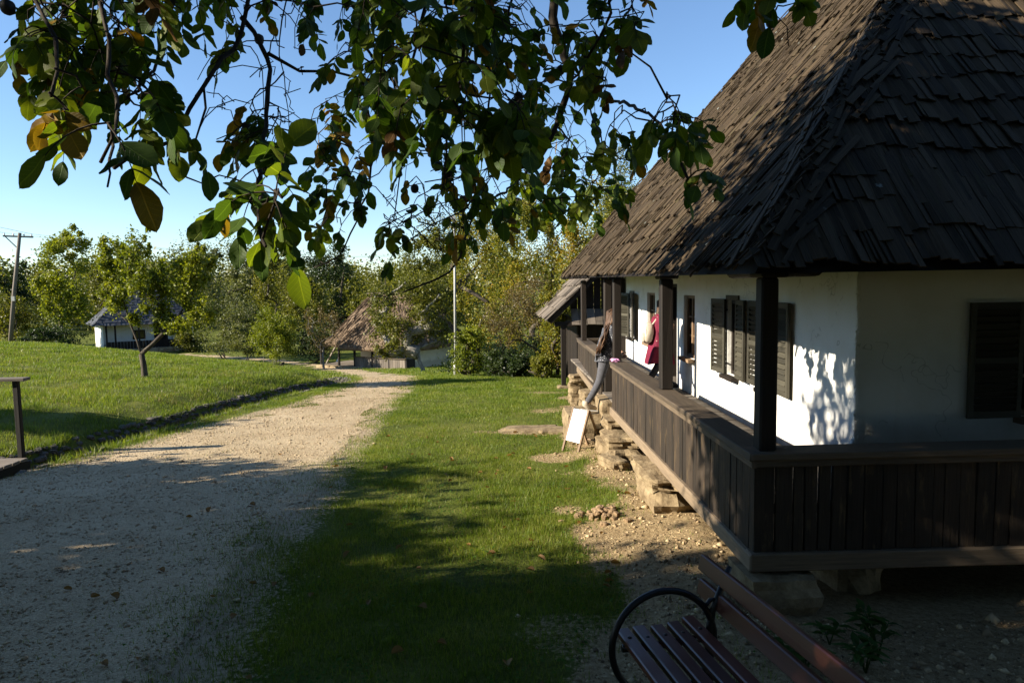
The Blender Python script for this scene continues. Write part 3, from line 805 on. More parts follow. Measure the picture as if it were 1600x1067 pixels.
# railings: sill beam, boards (each its own), cap rail
bproto = []
for i in range(5):
    k = MB(); k.box((0, 0, 0), (.025, .14, .66), jit=.003); bproto.append(k.mesh('board', MAT['board_wood']))
def railing(A, B, dz0, dz1, inw):
    """A to B along the outer face; inw = unit vector to the porch side"""
    A, B, I = Vector((*A, 0)), Vector((*B, 0)), Vector((*inw, 0)); D = (B - A); Ln = D.length; D.normalize(); Z = Vector((0, 0, 1))
    zz = lambda s: dz0 + (dz1 - dz0) * s / Ln
    f = MB(); f.bar(A + I * .06 + Z * (.157 + dz0) - D * .0, B + I * .06 + Z * (.157 + dz1), .13, .115, jit=.004); f.build('sill_beam', MAT['beam_wood'], house, bevel=.008)
    rails = max(1, round(Ln / 2.7))
    for i in range(rails):
        s0, s1 = Ln * i / rails, Ln * (i + 1) / rails - .004
        f = MB(); f.bar(A + D * s0 + I * .105 + Z * (.862 + zz(s0)), A + D * s1 + I * .105 + Z * (.862 + zz(s1) + rnd.uniform(-.004, .004)), .225, .045, jit=.005)
        f.build('cap_rail', MAT['rail_wood'], house, bevel=.006)
    f = MB(); f.bar(A + I * .02 + Z * (.815 + dz0), B + I * .02 + Z * (.815 + dz1), .03, .05); f.build('rail_trim', MAT['rail_wood'], house, bevel=.004)
    f = MB(); f.bar(A + I * .085 + D * .14 + Z * (.50 + dz0), B + I * .085 + Z * (.50 + dz1), .05, .07); f.build('back_rail', MAT['dark_wood'], house)
    s = .03; a = math.atan2(D.y, D.x) - math.pi / 2
    while s < Ln - .05:
        w = rnd.uniform(.075, .135); w = min(w, Ln - s)
        P = A + D * (s + w / 2) + I * (.043 + rnd.uniform(-.004, .004)) + Z * (.50 + zz(s))
        nb_ = getattr(railing, 'n', 0) + 1; railing.n = nb_; gap = rnd.choice((.004, .006, .009, .004)) if not (inw[1] == 1 and .1 < s < .55) else .014
        child('board', rnd.choice(bproto), house, loc=P, rot=(rnd.uniform(-.008, .008), rnd.uniform(-.006, .006), a), scale=(1, (w - gap) / .14, 1))
        s += w
railing((XR, YE), (XR, 9.84), 0, 0, (1, 0))
railing((1.66, 10.92), (1.88, 15.85), -.02, -.13, (1, 0))
railing((XR + .004, YE - .004), (8.4, YE - .004), .006, .02, (0, 1))
f = MB(); f.bar((2.0, 15.90, .70), (3.0, 15.95, .72), .10, .05); f.bar((2.0, 15.92, .40), (3.0, 15.97, .40), .03, .56); f.build('end_rail', MAT['rail_wood'], house)
# posts, caps and plates
def post(x, y, z0, z1, w, cap=True):
    f = MB(); f.box((x, y, (z0 + z1) / 2), (w, w, z1 - z0), jit=.004)
    po = f.build('post', MAT['dark_wood'], house, bevel=.012)
    if cap:
        f = MB(); f.box((x + .005, y - .01, z1 + .045), (w * 1.55, w * 1.9, .088), jit=.004); f.build('post_cap', MAT['dark_wood'], po, bevel=.012)
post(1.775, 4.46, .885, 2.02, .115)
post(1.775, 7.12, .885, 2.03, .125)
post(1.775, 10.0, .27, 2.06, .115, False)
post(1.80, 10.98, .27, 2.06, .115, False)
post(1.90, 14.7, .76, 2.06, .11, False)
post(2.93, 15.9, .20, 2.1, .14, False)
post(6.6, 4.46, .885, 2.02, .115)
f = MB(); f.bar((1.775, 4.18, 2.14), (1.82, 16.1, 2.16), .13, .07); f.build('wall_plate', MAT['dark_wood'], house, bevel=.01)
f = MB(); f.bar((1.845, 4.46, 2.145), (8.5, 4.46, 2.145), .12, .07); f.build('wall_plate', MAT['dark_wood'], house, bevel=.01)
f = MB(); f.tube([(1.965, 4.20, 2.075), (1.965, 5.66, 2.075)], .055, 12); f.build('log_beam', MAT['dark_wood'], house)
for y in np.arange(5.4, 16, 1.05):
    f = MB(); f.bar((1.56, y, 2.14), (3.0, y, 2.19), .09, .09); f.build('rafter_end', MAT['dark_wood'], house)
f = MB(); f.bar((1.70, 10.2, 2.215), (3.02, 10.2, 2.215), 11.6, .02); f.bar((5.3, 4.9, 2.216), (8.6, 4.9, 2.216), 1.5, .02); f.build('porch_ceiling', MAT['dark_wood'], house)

# roof: four planes, eave line slightly sagging
ZR = 7.65; XA, XB = 1.49, 10.7; YA, YB = 3.93, 16.35; XM = (XA + XB) / 2; DR = XM - XA
eave = lambda y: 2.13 + .006 * (y - 3.9)
C = [Vector((XA, YA, 2.11)), Vector((XB, YA, 2.13)), Vector((XB, YB, 2.2)), Vector((XA + .14, YB, 2.2))]
RA, RB = Vector((XM, YA + DR, ZR)), Vector((XM, YB - DR, ZR))
dn = Vector((0, 0, -.07))
mb = MB()
for q in ((C[0], RA, RB, C[3]), (C[0], C[1], RA), (C[1], C[2], RB, RA), (C[2], C[3], RB)):
    mb.add([p + dn for p in q], [tuple(range(len(q)))])
roof = mb.build('roof', MAT['dark_wood'], house)
f = MB(); f.bar(C[0] + Vector((.06, .06, -.035)), C[3] + Vector((.06, 0, -.035)), .03, .035); f.build('eave_board', MAT['dark_wood'], roof)
f = MB(); f.bar(C[0] + Vector((.09, .06, -.035)), C[1] + Vector((0, .06, -.035)), .03, .035); f.build('eave_board', MAT['dark_wood'], roof)

def shingles(P0, P1, Q0, Q1, expo, wmin, wmax, ln):
    """rows of split wooden shingles between an eave line P0-P1 and a top line Q0-Q1; returns 8-vertex boxes"""
    up = ((Q0 + Q1) / 2 - (P0 + P1) / 2)
    E = (P1 - P0).normalized(); up = (up - E * up.dot(E)); S = up.length; up.normalize(); Nn = E.cross(up)
    if Nn.z < 0: Nn = -Nn
    out = []
    nr = int(S / expo)
    for r in range(-0, nr + 1):
        t = min(1, r * expo / S)
        A = P0.lerp(Q0, t); B = P1.lerp(Q1, t); W = (B - A).length
        s = -.02
        wob = [rnd.uniform(-.02, .02) for _ in range(60)]
        while s < W:
            w = rnd.uniform(wmin, wmax)
            l = ln * rnd.uniform(.85, 1.1)
            c = A + E * (s + w / 2)
            wave = .045 * (mnoise.noise(c * .55) + .4 * mnoise.noise(c * 1.7))
            lo = -rnd.uniform(.0, .085) + wob[int(s * 1.3) % 60] - (.04 if rnd.random() < .05 else 0)
            th = rnd.uniform(.006, .011)
            lift = .025 + rnd.uniform(0, .009) + (rnd.uniform(.004, .014) if rnd.random() < .10 else 0)
            s0c, s1c = s, s + w
            while l > .14:        # keep the upper end inside the hips
                tt = min(1, t + (lo + l) / S); Aq = P0.lerp(Q0, tt); Bq = P1.lerp(Q1, tt)
                if s0c >= (Aq - A).dot(E) - .09 and s1c <= (Bq - A).dot(E) + .09: break
                l -= .06
            tw = rnd.uniform(-.012, .012); ang = rnd.uniform(-.035, .035)
            V = []
            for (dz, fr) in ((0, 0), (0, 1), (th, 0), (th, 1)):
                for sg in (-1, 1):
                    d = lo + fr * l
                    h = (lift if fr == 0 else .004) + dz + wave + sg * tw * (1 - fr)
                    V.append(c + E * (sg * w / 2 * .965 + ang * (d - lo)) + up * d + Nn * h)
            # order x + 2y + 4z with y = up
            out.append([V[0], V[1], V[2], V[3], V[4], V[5], V[6], V[7]])
            s += w
    return out, Nn
SH = []
for (p0, p1, q0, q1) in ((C[0], C[3], RA, RB), (C[0], C[1], RA, RA), (C[1], C[2], RA, RB), (C[3], C[2], RB, RB)):
    far = (p0 is C[1]) or (p0 is C[3])
    sh, nn = shingles(p0, p1, q0, q1, (.5 if far else .25), .2 if far else .030, .3 if far else (.065 if p1 is C[3] else .085), .9 if far else .62)
    cc = np.array([sum((np.array(v) for v in s), np.zeros(3)) / 8 for s in sh])
    px, py, dd = proj(cc)
    vis = (px > -20) & (px < 1620) & (py > -20) & (py < 1090)
    view = np.array([abs((Vector(c) - Vector((0, 0, EYE))).normalized().dot(nn)) for c in cc])
    area = np.where(vis & (not far), view / dd ** 2 * np.array([(Vector(s[1]) - Vector(s[0])).length for s in sh]), 0)
    SH += [(a, s) for a, s in zip(area, sh)]
SH.sort(key=lambda t: -t[0])
def shbox(mb, s):
    ou, ov = rnd.random() * 9, rnd.random() * 9
    w = (s[1] - s[0]).length; l = (s[2] - s[0]).length; th = .02
    L8 = [((i & 1) * w, ((i >> 1) & 1) * l, ((i >> 2) & 1) * th) for i in range(8)]
    uvs = []
    for fc in BOXF:
        P = [L8[k] for k in fc]; ext = [max(p[i] for p in P) - min(p[i] for p in P) for i in range(3)]; n_ = min(range(3), key=lambda i: ext[i])
        u_, v_ = {0: (2, 1), 1: (0, 2), 2: (0, 1)}[n_]
        uvs.append([(p[u_] + ou, p[v_] + ov) for p in P])
    mb.add(s, BOXF, uvs)
for a, s in SH[:300]:
    mb = MB(); shbox(mb, s); mb.build('shingle', MAT['shingle_wood'], roof)
mb = MB()
for a, s in SH[300:]: shbox(mb, s)
# hip and ridge caps: short split boards laid flat along each side
nF = Vector((-(ZR - 2.13), 0, DR)).normalized(); nE = Vector((0, -(ZR - 2.13), DR)).normalized(); nB = Vector((0, ZR - 2.13, DR)).normalized(); nR = Vector(((ZR - 2.13), 0, DR)).normalized()
for (a, b_, n1, n2) in ((C[0], RA, nF, nE), (C[3], RB, nF, nB), (RA, RB, nF, nR), (C[1], RA, nE, nR)):
    d = (b_ - a).normalized(); n_ = int((b_ - a).length / .065)
    for i in range(n_):
        p = a.lerp(b_, i / n_); wave = .045 * (mnoise.noise(p * .55) + .4 * mnoise.noise(p * 1.7))
        for nn, ot in ((n1, n2), (n2, n1)):
            side = (d.cross(nn)).normalized()
            if side.dot(ot) > 0: side = -side
            q0 = p + side * rnd.uniform(.005, .17) + nn * (.052 + wave + rnd.uniform(0, .012))
            q1 = q0 + d * rnd.uniform(.22, .5) + side * rnd.uniform(-.03, .10) - nn * .012
            mb.bar(q0, q1, rnd.uniform(.022, .06), .009, up=nn)
rest = mb.build('shingles', MAT['shingle_wood'], roof); tag(rest, kind='stuff')

# rough stones carrying the sill beams
def fstone(c, size, seed, rz=0.0, rough=.26):
    k = MB(); k.rock((0, 0, 0), size, seed, rough=rough, boxy=.68, rz=rz); k.build('foundation_stone', MAT['stone'], house, loc=c)
fstone((1.84, 4.47, -.10), (.46, .44, .36), 3, .05, .2)
fstone((1.74, 4.62, -.32), (.6, .6, .3), 4, .2)
fstone((1.66, 6.95, .03), (.36, .95, .15), 5); fstone((1.64, 7.30, .04), (.30, .30, .14), 15)
fstone((1.72, 6.95, -.20), (.44, .98, .36), 6)
fstone((1.66, 9.62, .03), (.30, .5, .15), 7, .1); fstone((1.64, 9.25, -.10), (.36, .75, .16), 8, .0); fstone((1.62, 9.20, -.27), (.40, .85, .22), 9, .1)
fstone((1.48, 8.62, -.28), (.22, .46, .14), 10, .3)
fstone((1.86, 15.2, -.12), (.42, .5, .20), 11); fstone((1.84, 15.25, -.33), (.40, .55, .26), 12); fstone((1.85, 15.2, -.55), (.46, .6, .24), 13)
fstone((1.80, 13.0, -.14), (.36, .7, .2), 14, .05); fstone((1.80, 12.9, -.36), (.4, .8, .28), 16); fstone((1.78, 12.8, -.55), (.4, .8, .2), 18)
for i in range(7): fstone((2.5 + i * 1.0, 5.6, -.1), (.9, .3, .5), 60 + i)
for i in range(9): fstone((2.6, 5.2 + i * 1.2, -.2), (.4, 1.0, .6), 80 + i)

# stone steps in front of the gap in the railing
def thing_rock(name, c, size, seed, label, cat, group=None, rough=.13, boxy=.75, rz=0.0, mat='stone'):
    k = MB(); k.rock((0, 0, 0), size, seed, rough=rough, boxy=boxy, rz=rz)
    o = k.build(name, MAT[mat], loc=c); return tag(o, label, cat, group)
thing_rock('stone_step', (1.36, 10.58, -.17), (.60, .80, .44), 21, 'broad sandstone step block under the foot of the climbing woman', 'stone step')
thing_rock('stone_step', (1.78, 10.40, .08), (.44, .80, .34), 22, 'upper sandstone step between the two porch railings', 'stone step')
thing_rock('flat_stone', (.62, 11.75, -.525), (.95, .55, .13), 23, 'flat pale stone slab sunk in bare earth left of the steps', 'stone', rough=.25, boxy=.4)
thing_rock('flat_stone', (1.02, 11.5, -.51), (.55, .4, .14), 24, 'smaller flat stone beside the pale slab near the steps', 'stone', rough=.25, boxy=.4)
thing_rock('loose_stone', (1.46, 4.42, -.13), (.16, .12, .09), 25, 'small rounded stone lying against the porch corner beam', 'stone', rough=.2, boxy=.3)
thing_rock('loose_stone', (2.02, 4.0, -.20), (.13, .12, .1), 26, 'small brown stone below the big corner foundation block', 'stone', rough=.2, boxy=.3)
# pink cloth on the rail end
k = MB(); k.rock((0, 0, 0), (.10, .13, .035), 31, rough=.5, boxy=.3); o = k.build('pink_cloth', plain('pink_cloth', (.75, .35, .62), .8), loc=(1.70, 9.75, .905)); tag(o, 'small pink cloth lying on the end of the porch rail', 'cloth')
# ================================================================== OUTBUILDINGS
# --- timber shed just beyond the porch house
shed = base('timber_shed', (1.9, 18.6, -.82), 'dark timber shed with grey shingled roof and plank skirt beyond the porch', 'shed')
SX, SY0, SY1, SZE, SXM, SZR = 1.42, 18.25, 23.2, 1.05, 4.7, 4.2
def slope(mb, p0, p1, q0, q1, expo, wmin, wmax, ln, sh=True):
    out, nn = shingles(p0, p1, q0, q1, expo, wmin, wmax, ln)
    return out
mb = MB(); A0, A1, T0, T1 = Vector((SX, SY0, SZE)), Vector((SX, SY1, SZE)), Vector((SXM, SY0, SZR)), Vector((SXM, SY1, SZR))
B0, B1 = Vector((2 * SXM - SX, SY0, SZE)), Vector((2 * SXM - SX, SY1, SZE)); dz = Vector((0, 0, -.05))
for q in ((A0, T0, T1, A1), (B0, B1, T1, T0)): mb.add([p + dz for p in q], [(0, 1, 2, 3)])
sroof = mb.build('roof', MAT['dark_wood'], shed)
for s in slope(None, A0, A1, T0, T1, .42, .16, .30, .75):
    mb = MB(); shbox(mb, s); mb.build('shingle', MAT['shed_shingle'], sroof)
mb = MB()
for s in slope(None, B0, B1, T0, T1, .5, .25, .4, .8): shbox(mb, s)
o = mb.build('shingles', MAT['shed_shingle'], sroof); tag(o, kind='stuff')
mb = MB(); mb.bar(A0 + Vector((.02, .05, -.05)), T0 + Vector((0, .05, -.05)), .06, .16); mb.bar(B0 + Vector((0, .05, -.05)), T0 + Vector((0, .05, -.05)), .06, .16); mb.build('barge_board', MAT['dark_wood'], shed)
# plank gable and the small skirt roof under it
x = 2.05
while x < 7.3:
    w = rnd.uniform(.16, .26); top = SZE - .05 + (SZR - SZE) * (1 - abs(x + w / 2 - SXM) / (SXM - SX)) - .12
    if top > 1.35:
        mb = MB(); mb.box((x + w / 2, 18.72, (top + 1.3) / 2), (w - .012, .03, max(.06, top - 1.3)), jit=.004); mb.build('gable_board', MAT['dark_wood'], shed)
    mb = MB(); rm = Matrix.Rotation(R(-38 + rnd.uniform(-2, 2)), 3, 'X')
    mb.box((x + w / 2, 18.46, 1.10 + rnd.uniform(-.012, .012)), (w - .01, .022, .52), rm, jit=.004); mb.build('skirt_board', MAT['shed_shingle'], shed)
    x += w
mb = MB(); mb.bar((1.6, 18.42, .93), (7.6, 18.42, .93), .14, .12); mb.build('tie_beam', MAT['dark_wood'], shed)
for (x, y) in ((1.83, 18.42), (4.7, 18.42), (7.4, 18.42), (1.83, 22.8)):
    mb = MB(); zg = gz(x, y) - .05; mb.box((x, y, (zg + .9) / 2), (.13, .13, .9 - zg), jit=.006); mb.build('post', MAT['dark_wood'], shed, bevel=.01)
mb = MB(); mb.rock((1.83, 18.4, gz(1.83, 18.4)), (.34, .3, .14), 5); mb.build('foundation_stone', MAT['stone'], shed)
y = 18.9
while y < 23:
    w = rnd.uniform(.14, .2); mb = MB(); mb.box((2.28, y + w / 2, .0), (.04, w - .012, 2.0), jit=.004); mb.build('wall_board', MAT['dark_wood'], shed); y += w
mb = MB(); mb.box((4.9, 21.0, .0), (5.0, .06, 2.2)); mb.build('back_wall', MAT['dark_wood'], shed)
x = 2.3
while x < 2.9:
    w = rnd.uniform(.11, .15); mb = MB(); mb.box((x + w / 2, 18.95, .0), (w - .012, .03, 1.9), jit=.004); mb.build('wall_board', MAT['dark_wood'], shed); x += w

# --- thatched house across the path
def thatchmat():
    m, nt, b, o = newmat('thatch')
    co = coords(nt)
    n = noise_tex(nt, mapping(nt, co, (30, 30, 2.5)), 1.0, 5, .65); n2 = noise_tex(nt, co, 1.3, 4, .6)
    L(nt, ramp(nt, math_(nt, 'ADD', math_(nt, 'MULTIPLY', n, .6), math_(nt, 'MULTIPLY', n2, .4)), [(.3, (.055, .039, .026)), (.5, (.165, .118, .080)), (.7, (.26, .195, .135))]), b.inputs['Base Color'])
    b.inputs['Roughness'].default_value = .95; b.inputs['Specular IOR Level'].default_value = .05
    bump(nt, n, 1.0, .06, b); return m
MAT['thatch'] = thatchmat()
tc = at(634, 579, 38.0); TB = base_h(38.0)
th = empty('thatched_house', (tc.x, tc.y, tc.z), R(-30)); tag(th, 'low whitewashed house under a thick brown thatched roof with plank porch', 'house')
TW, TD = 6.4, 5.0      # facade along -x from the corner at the origin, depth along +y
def hiproof(x0, x1, y0, y1, z0, z1, r0, r1, over, n=14, th_=.28, bulge=.22):
    """a soft thatched hip roof: ring profile from eave to ridge"""
    mb = MB(); rows = []; M = 40; cx = (x0 + x1) / 2; cy = (y0 + y1) / 2
    def outline(t):
        pts = []
        k = t
        ax0 = x0 + (r0 - x0) * k; ax1 = x1 + (r1 - x1) * k; ay0 = y0 + (cy - y0) * k * .98; ay1 = y1 + (cy - y1) * k * .98
        rr = .45 * (1 - k) + .05
        for i in range(M):
            a = 2 * math.pi * i / M; c, s = math.cos(a), math.sin(a); p = 5
            d = (abs(c) ** p + abs(s) ** p) ** (-1 / p)
            pts.append(((ax0 + ax1) / 2 + (ax1 - ax0) / 2 * c * d, (ay0 + ay1) / 2 + (ay1 - ay0) / 2 * s * d))
        return pts
    prof = [(-.03, -th_), (-.045, -th_ * .4), (-.02, 0)] + [(i / n, None) for i in range(1, n + 1)]
    for (t, dz_) in prof:
        z = z0 + (z1 - z0) * t + bulge * math.sin(max(0, t) * math.pi) if dz_ is None else z0 + dz_
        rows.append([(x, y, z + .07 * mnoise.noise(Vector((x * 1.2, y * 1.2, z * 1.5))) + .03 * mnoise.noise(Vector((x * 6, y * 6, z * 6)))) for x, y in outline(t)])
    V = [p for r in rows for p in r]; Fs = []
    for j in range(len(rows) - 1):
        for i in range(M): Fs.append((j * M + i, j * M + (i + 1) % M, (j + 1) * M + (i + 1) % M, (j + 1) * M + i))
    Fs.append(tuple(range(M))[::-1]); Fs.append(tuple(range((len(rows) - 1) * M, len(rows) * M)))
    mb.add(V, Fs, smooth=True)
    st = MB()
    for k in range(int(2600 * (x1 - x0) / 8)):       # loose straw ends
        t = rnd.random() ** 1.3 * .93; i = rnd.randrange(M)
        def pt(t_):
            o_ = outline(max(t_, -.03)); a_, b_ = o_[i], o_[(i + 1) % M]; f_ = rnd.random() if not hasattr(pt, 'f') else pt.f; pt.f = f_
            return Vector((a_[0] + (b_[0] - a_[0]) * f_, a_[1] + (b_[1] - a_[1]) * f_, z0 + (z1 - z0) * t_ + bulge * math.sin(max(0, t_) * math.pi)))
        p, q = pt(t), pt(t - rnd.uniform(.06, .13)); n_ = Vector((p.x - (x0 + x1) / 2, (p.y - cy) * 1.3, 1.5)).normalized()
        st.bar(p + n_ * .01, q + n_ * rnd.uniform(.03, .075), rnd.uniform(.03, .08), .012, up=n_)
    hiproof.straw = st
    return mb
zE, zR_ = 1.42, 4.25
mb = hiproof(-TW - .5, .9, .3, TD + 1.2, zE, zR_, -TW + 1.5, -1.9, 0, bulge=.04)
roof_t = mb.build('thatch_roof', MAT['thatch'], th)
o = hiproof.straw.build('straw', MAT['thatch'], roof_t); tag(o, kind='stuff')
mb = hiproof(-4.9, .75, -.45, 2.6, 1.28, 2.9, -3.4, -1.2, 0, n=8, th_=.22, bulge=.03); po_ = mb.build('porch_thatch', MAT['thatch'], th); o = hiproof.straw.build('straw', MAT['thatch'], po_); tag(o, kind='stuff')
mb = MB(); mb.bar((-TW + 1.3, TD / 2 + .72, zR_ - .02), (-1.6, TD / 2 + .72, zR_ - .02), .5, .10); mb.build('ridge_cap', MAT['rail_wood'], roof_t)
mb = MB(); mb.tube([(-TW + 2.6, TD / 2 + .7, zR_), (-TW + 2.58, TD / 2 + .7, zR_ + 1.1)], .025, 6); mb.build('ridge_finial', MAT['dark_wood'], roof_t)
mb = MB(); mb.box((-TW / 2 + .6, TD / 2 + 1.1, .7), (TW - 1.6, TD - 2.0, 1.7)); mb.build('wall', MAT['cream_plaster'], th)
mb = MB(); mb.box((.02, 2.9, .66), (.1, 4.2, 1.5)); mb.build('wall', MAT['cream_plaster'], th)
mb = MB(); mb.box((-.6, 2.05, .75), (1.1, .1, 1.0)); mb.box((-3.0, 2.05, .75), (.7, .1, 1.0)); mb.build('wall', MAT['plaster'], th)
for x in (-TW + .1, -4.9, -3.7, -2.4, -1.2, -.02):
    mb = MB(); mb.box((x, .08, .62), (.10, .10, 1.5), jit=.006); mb.build('post', MAT['dark_wood'], th)
mb = MB(); mb.bar((-TW + .1, .5, .1), (-5.3, .3, 1.2), .07, .07); mb.build('brace', MAT['grey_wood'], th)
mb = MB(); mb.bar((-3.75, .04, .62), (0, .04, .62), .12, .05); mb.build('cap_rail', MAT['rail_wood'], th)
x = -3.7
while x < -.06:
    w = rnd.uniform(.13, .2); mb = MB(); mb.box((x + w / 2, .06, .33), (w - .015, .03, .54), jit=.004); mb.build('board', MAT['grey_wood'], th); x += w
y = .1
while y < 1.0:
    w = rnd.uniform(.13, .2); mb = MB(); mb.box((.03, y + w / 2, .33), (.03, w - .015, .54), jit=.004); mb.build('board', MAT['dark_wood'], th); y += w
for i in range(13):
    mb = MB(); mb.rock((-TW + .2 + i * .52, -.02, -.06), (.5, .4, .26), 100 + i, sub=1); mb.build('foundation_stone', MAT['stone'], th)
mb = MB(); mb.box((-TW / 2, 1.4, .03), (TW, 2.6, .06)); mb.build('porch_floor', MAT['grey_wood'], th)
# small white notice in front of it
sp_ = hit(527, 567); k = MB(); k.box((0, 0, .16), (.22, .02, .17), Matrix.Rotation(R(-50), 3, 'Z') @ Matrix.Rotation(R(-25), 3, 'X')); k.box((-.07, .03, .06), (.02, .02, .16)); k.box((.07, .03, .06), (.02, .02, .16))
o = k.build('small_notice', MAT['white_board'], loc=(sp_[0], sp_[1], gz(*sp_))); tag(o, 'small white notice board standing before the thatched house', 'notice')

# --- white cottage behind the bank
wc = at(160, 548, 54.0)
wh = empty('white_cottage', (wc.x, wc.y, wc.z), R(35)); tag(wh, 'small white cottage with blue-grey shingled roof beyond the grassy bank', 'house')
LF, LE, WH = 6.6, 4.4, 1.95    # local x along the front to the right, local y along the sunlit end
mb = MB(); mb.box((.06, LE / 2, WH / 2 - .2), (.12, LE, WH + .4)); mb.build('wall', MAT['plaster'], wh)
mb = MB(); mb.box((LF / 2, 1.3, WH / 2 - .2), (LF - .3, .15, WH + .38)); mb.box((LF - .06, LE / 2, WH / 2 - .2), (.12, LE, WH + .4)); mb.build('wall', MAT['plaster'], wh)
for x in (.35, .95, 2.6, 4.6, LF - .15):
    mb = MB(); mb.box((x, .08, WH / 2), (.12, .12, WH)); mb.build('post', MAT['dark_wood'], wh)
x = .4
while x < LF - .1:
    w = .22; mb = MB(); mb.box((x + w / 2, .05, .32), (w - .02, .04, .6)); mb.build('board', MAT['dark_wood'], wh); x += w
mb = MB(); mb.box((2.75, 1.2, 1.05), (.9, .06, .75)); wo = mb.build('window', MAT['dark_wood'], wh); mb = MB(); mb.box((2.75, 1.165, 1.05), (.7, .02, .55)); mb.build('pane', MAT['glass'], wo)
mb = MB(); mb.box((4.3, 1.2, .85), (.9, .06, 1.7)); mb.build('door', MAT['dark_wood'], wh)
for i in range(12):
    mb = MB(); mb.rock((.3 + i * .56, .0, -.2), (.6, .5, .4), 140 + i, sub=1); mb.build('foundation_stone', MAT['stone'], wh)
e = [Vector((-.55, -.45, WH)), Vector((LF + .5, -.45, WH)), Vector((LF + .5, LE + .5, WH)), Vector((-.55, LE + .5, WH))]; ra, rb = Vector((1.7, LE / 2, WH + 2.35)), Vector((LF - 1.7, LE / 2, WH + 2.35))
mb = MB()
for q in ((e[0], e[1], rb, ra), (e[3], e[0], ra), (e[1], e[2], rb), (e[2], e[3], ra, rb)): mb.add(q, [tuple(range(len(q)))])
wr = mb.build('roof', MAT['far_shingle'], wh)
mb = MB()
for (a, b_, c, d) in ((e[0], e[1], ra, rb), (e[3], e[0], ra, ra), (e[1], e[2], rb, rb)):
    for s in shingles(a, b_, c, d, .32, .18, .32, .5)[0]: shbox(mb, s)
o = mb.build('shingles', MAT['far_shingle'], wr); tag(o, kind='stuff')

# ================================================================== POLES, SIGN, RAIL, BENCH
ub = at(14, 540, 46.0); ut = at(31, 364, 46.0)
up_ = base('utility_pole', (ub.x, ub.y, ub.z - .5), 'leaning grey timber pole with crossarm and overhead wires', 'utility pole')
k = MB(); k.tube([ub - Vector((0, 0, .6)), ub.lerp(ut, .5), ut], [.14, .12, .095], 8); k.build('pole', MAT['grey_wood'], up_)
ca = ut - Vector((0, 0, .25)); k = MB(); k.bar(ca + Vector((-.95, -.2, .05)), ca + Vector((.7, .2, -.02)), .09, .10); k.build('crossarm', MAT['grey_wood'], up_)
k = MB(); k.bar(ca + Vector((-.85, -.15, .02)), ca + Vector((-.1, 0, -.85)), .05, .05); k.build('brace', MAT['dark_wood'], up_)
for t in (.05, .35, .7, .95):
    p = (ca + Vector((-.95, -.2, .05))).lerp(ca + Vector((.7, .2, -.02)), t); k = MB(); k.tube([p + Vector((0, 0, .04)), p + Vector((0, 0, .14)), p + Vector((0, 0, .20))], [.03, .05, .03], 8); k.build('insulator', MAT['white_board'], up_)
k = MB(); k.box(ub.lerp(ut, .42) + Vector((.1, -.16, 0)), (.22, .12, .3)); k.build('junction_box', MAT['metal_pole'], up_)
for i, (a, s) in enumerate(((.05, (-25, -22, 7.0)), (.95, (-25, -14, 8.2)))):
    p = (ca + Vector((-.95, -.2, .05))).lerp(ca + Vector((.7, .2, -.02)), a) + Vector((0, 0, .2)); q = p + Vector(s)
    k = MB(); k.tube([p.lerp(q, t) - Vector((0, 0, 1.6 * t * (1 - t))) for t in np.linspace(0, 1, 14)], .011, 4)
    k.tube([p.lerp(p + Vector((22, 30, -.4)), t) - Vector((0, 0, 3.0 * t * (1 - t))) for t in np.linspace(0, 1, 14)], .008, 4)
    k.build('overhead_wire', MAT['wire'], up_)
lx, ly = hit(712, 586)
lp = base('lamp_post', (lx, ly, gz(lx, ly)), 'slim pale metal lamp post on the lawn beside the bright shrub', 'lamp post')
k = MB(); z0 = gz(lx, ly); k.tube([(lx, ly, z0 - .2), (lx + .03, ly, z0 + 2.6), (lx + .07, ly, z0 + 5.2)], [.05, .042, .03], 10); k.build('pole', MAT['metal_pole'], lp)
k = MB(); k.tube([(lx, ly, z0 - .05), (lx, ly, z0 + .5)], .075, 10); k.build('collar', MAT['metal_pole'], lp)
k = MB(); k.tube([(lx + .07, ly, z0 + 5.15), (lx + .07, ly - .1, z0 + 5.4), (lx + .07, ly - .6, z0 + 5.5)], .025, 8); ao = k.build('arm', MAT['metal_pole'], lp)
k = MB(); k.box((lx + .07, ly - .75, z0 + 5.48), (.16, .4, .09)); k.build('lamp_head', MAT['metal_pole'], ao)

# A-frame board by the steps
ab = at(893, 702, 10.0); sx0, sy0 = 1.06, 9.72; zg = gz(sx0, sy0)
af = empty('sandwich_board', (sx0, sy0, zg), R(-56)); tag(af, 'blank white wooden A-frame sign on the grass near the steps', 'sign')
tl = Matrix.Rotation(R(-20), 3, 'X')      # leans back
k = MB(); k.box((0, .115, .36), (.30, .016, .47), tl); k.build('panel', MAT['white_board'], af)
for sx in (-1, 1):
    k = MB(); k.bar((sx * .165, -.02, -.02), (sx * .165, .20, .60), .035, .025, up=(0, 1, 0)); k.build('leg', MAT['window_wood'], af)
    k = MB(); k.bar((sx * .155, .215, .585), (sx * .155, .47, -.03), .03, .022, up=(0, 1, 0)); k.build('leg', MAT['window_wood'], af)
k = MB(); k.bar((-.16, .44, .10), (.16, .44, .10), .025, .02); k.build('stretcher', MAT['window_wood'], af)

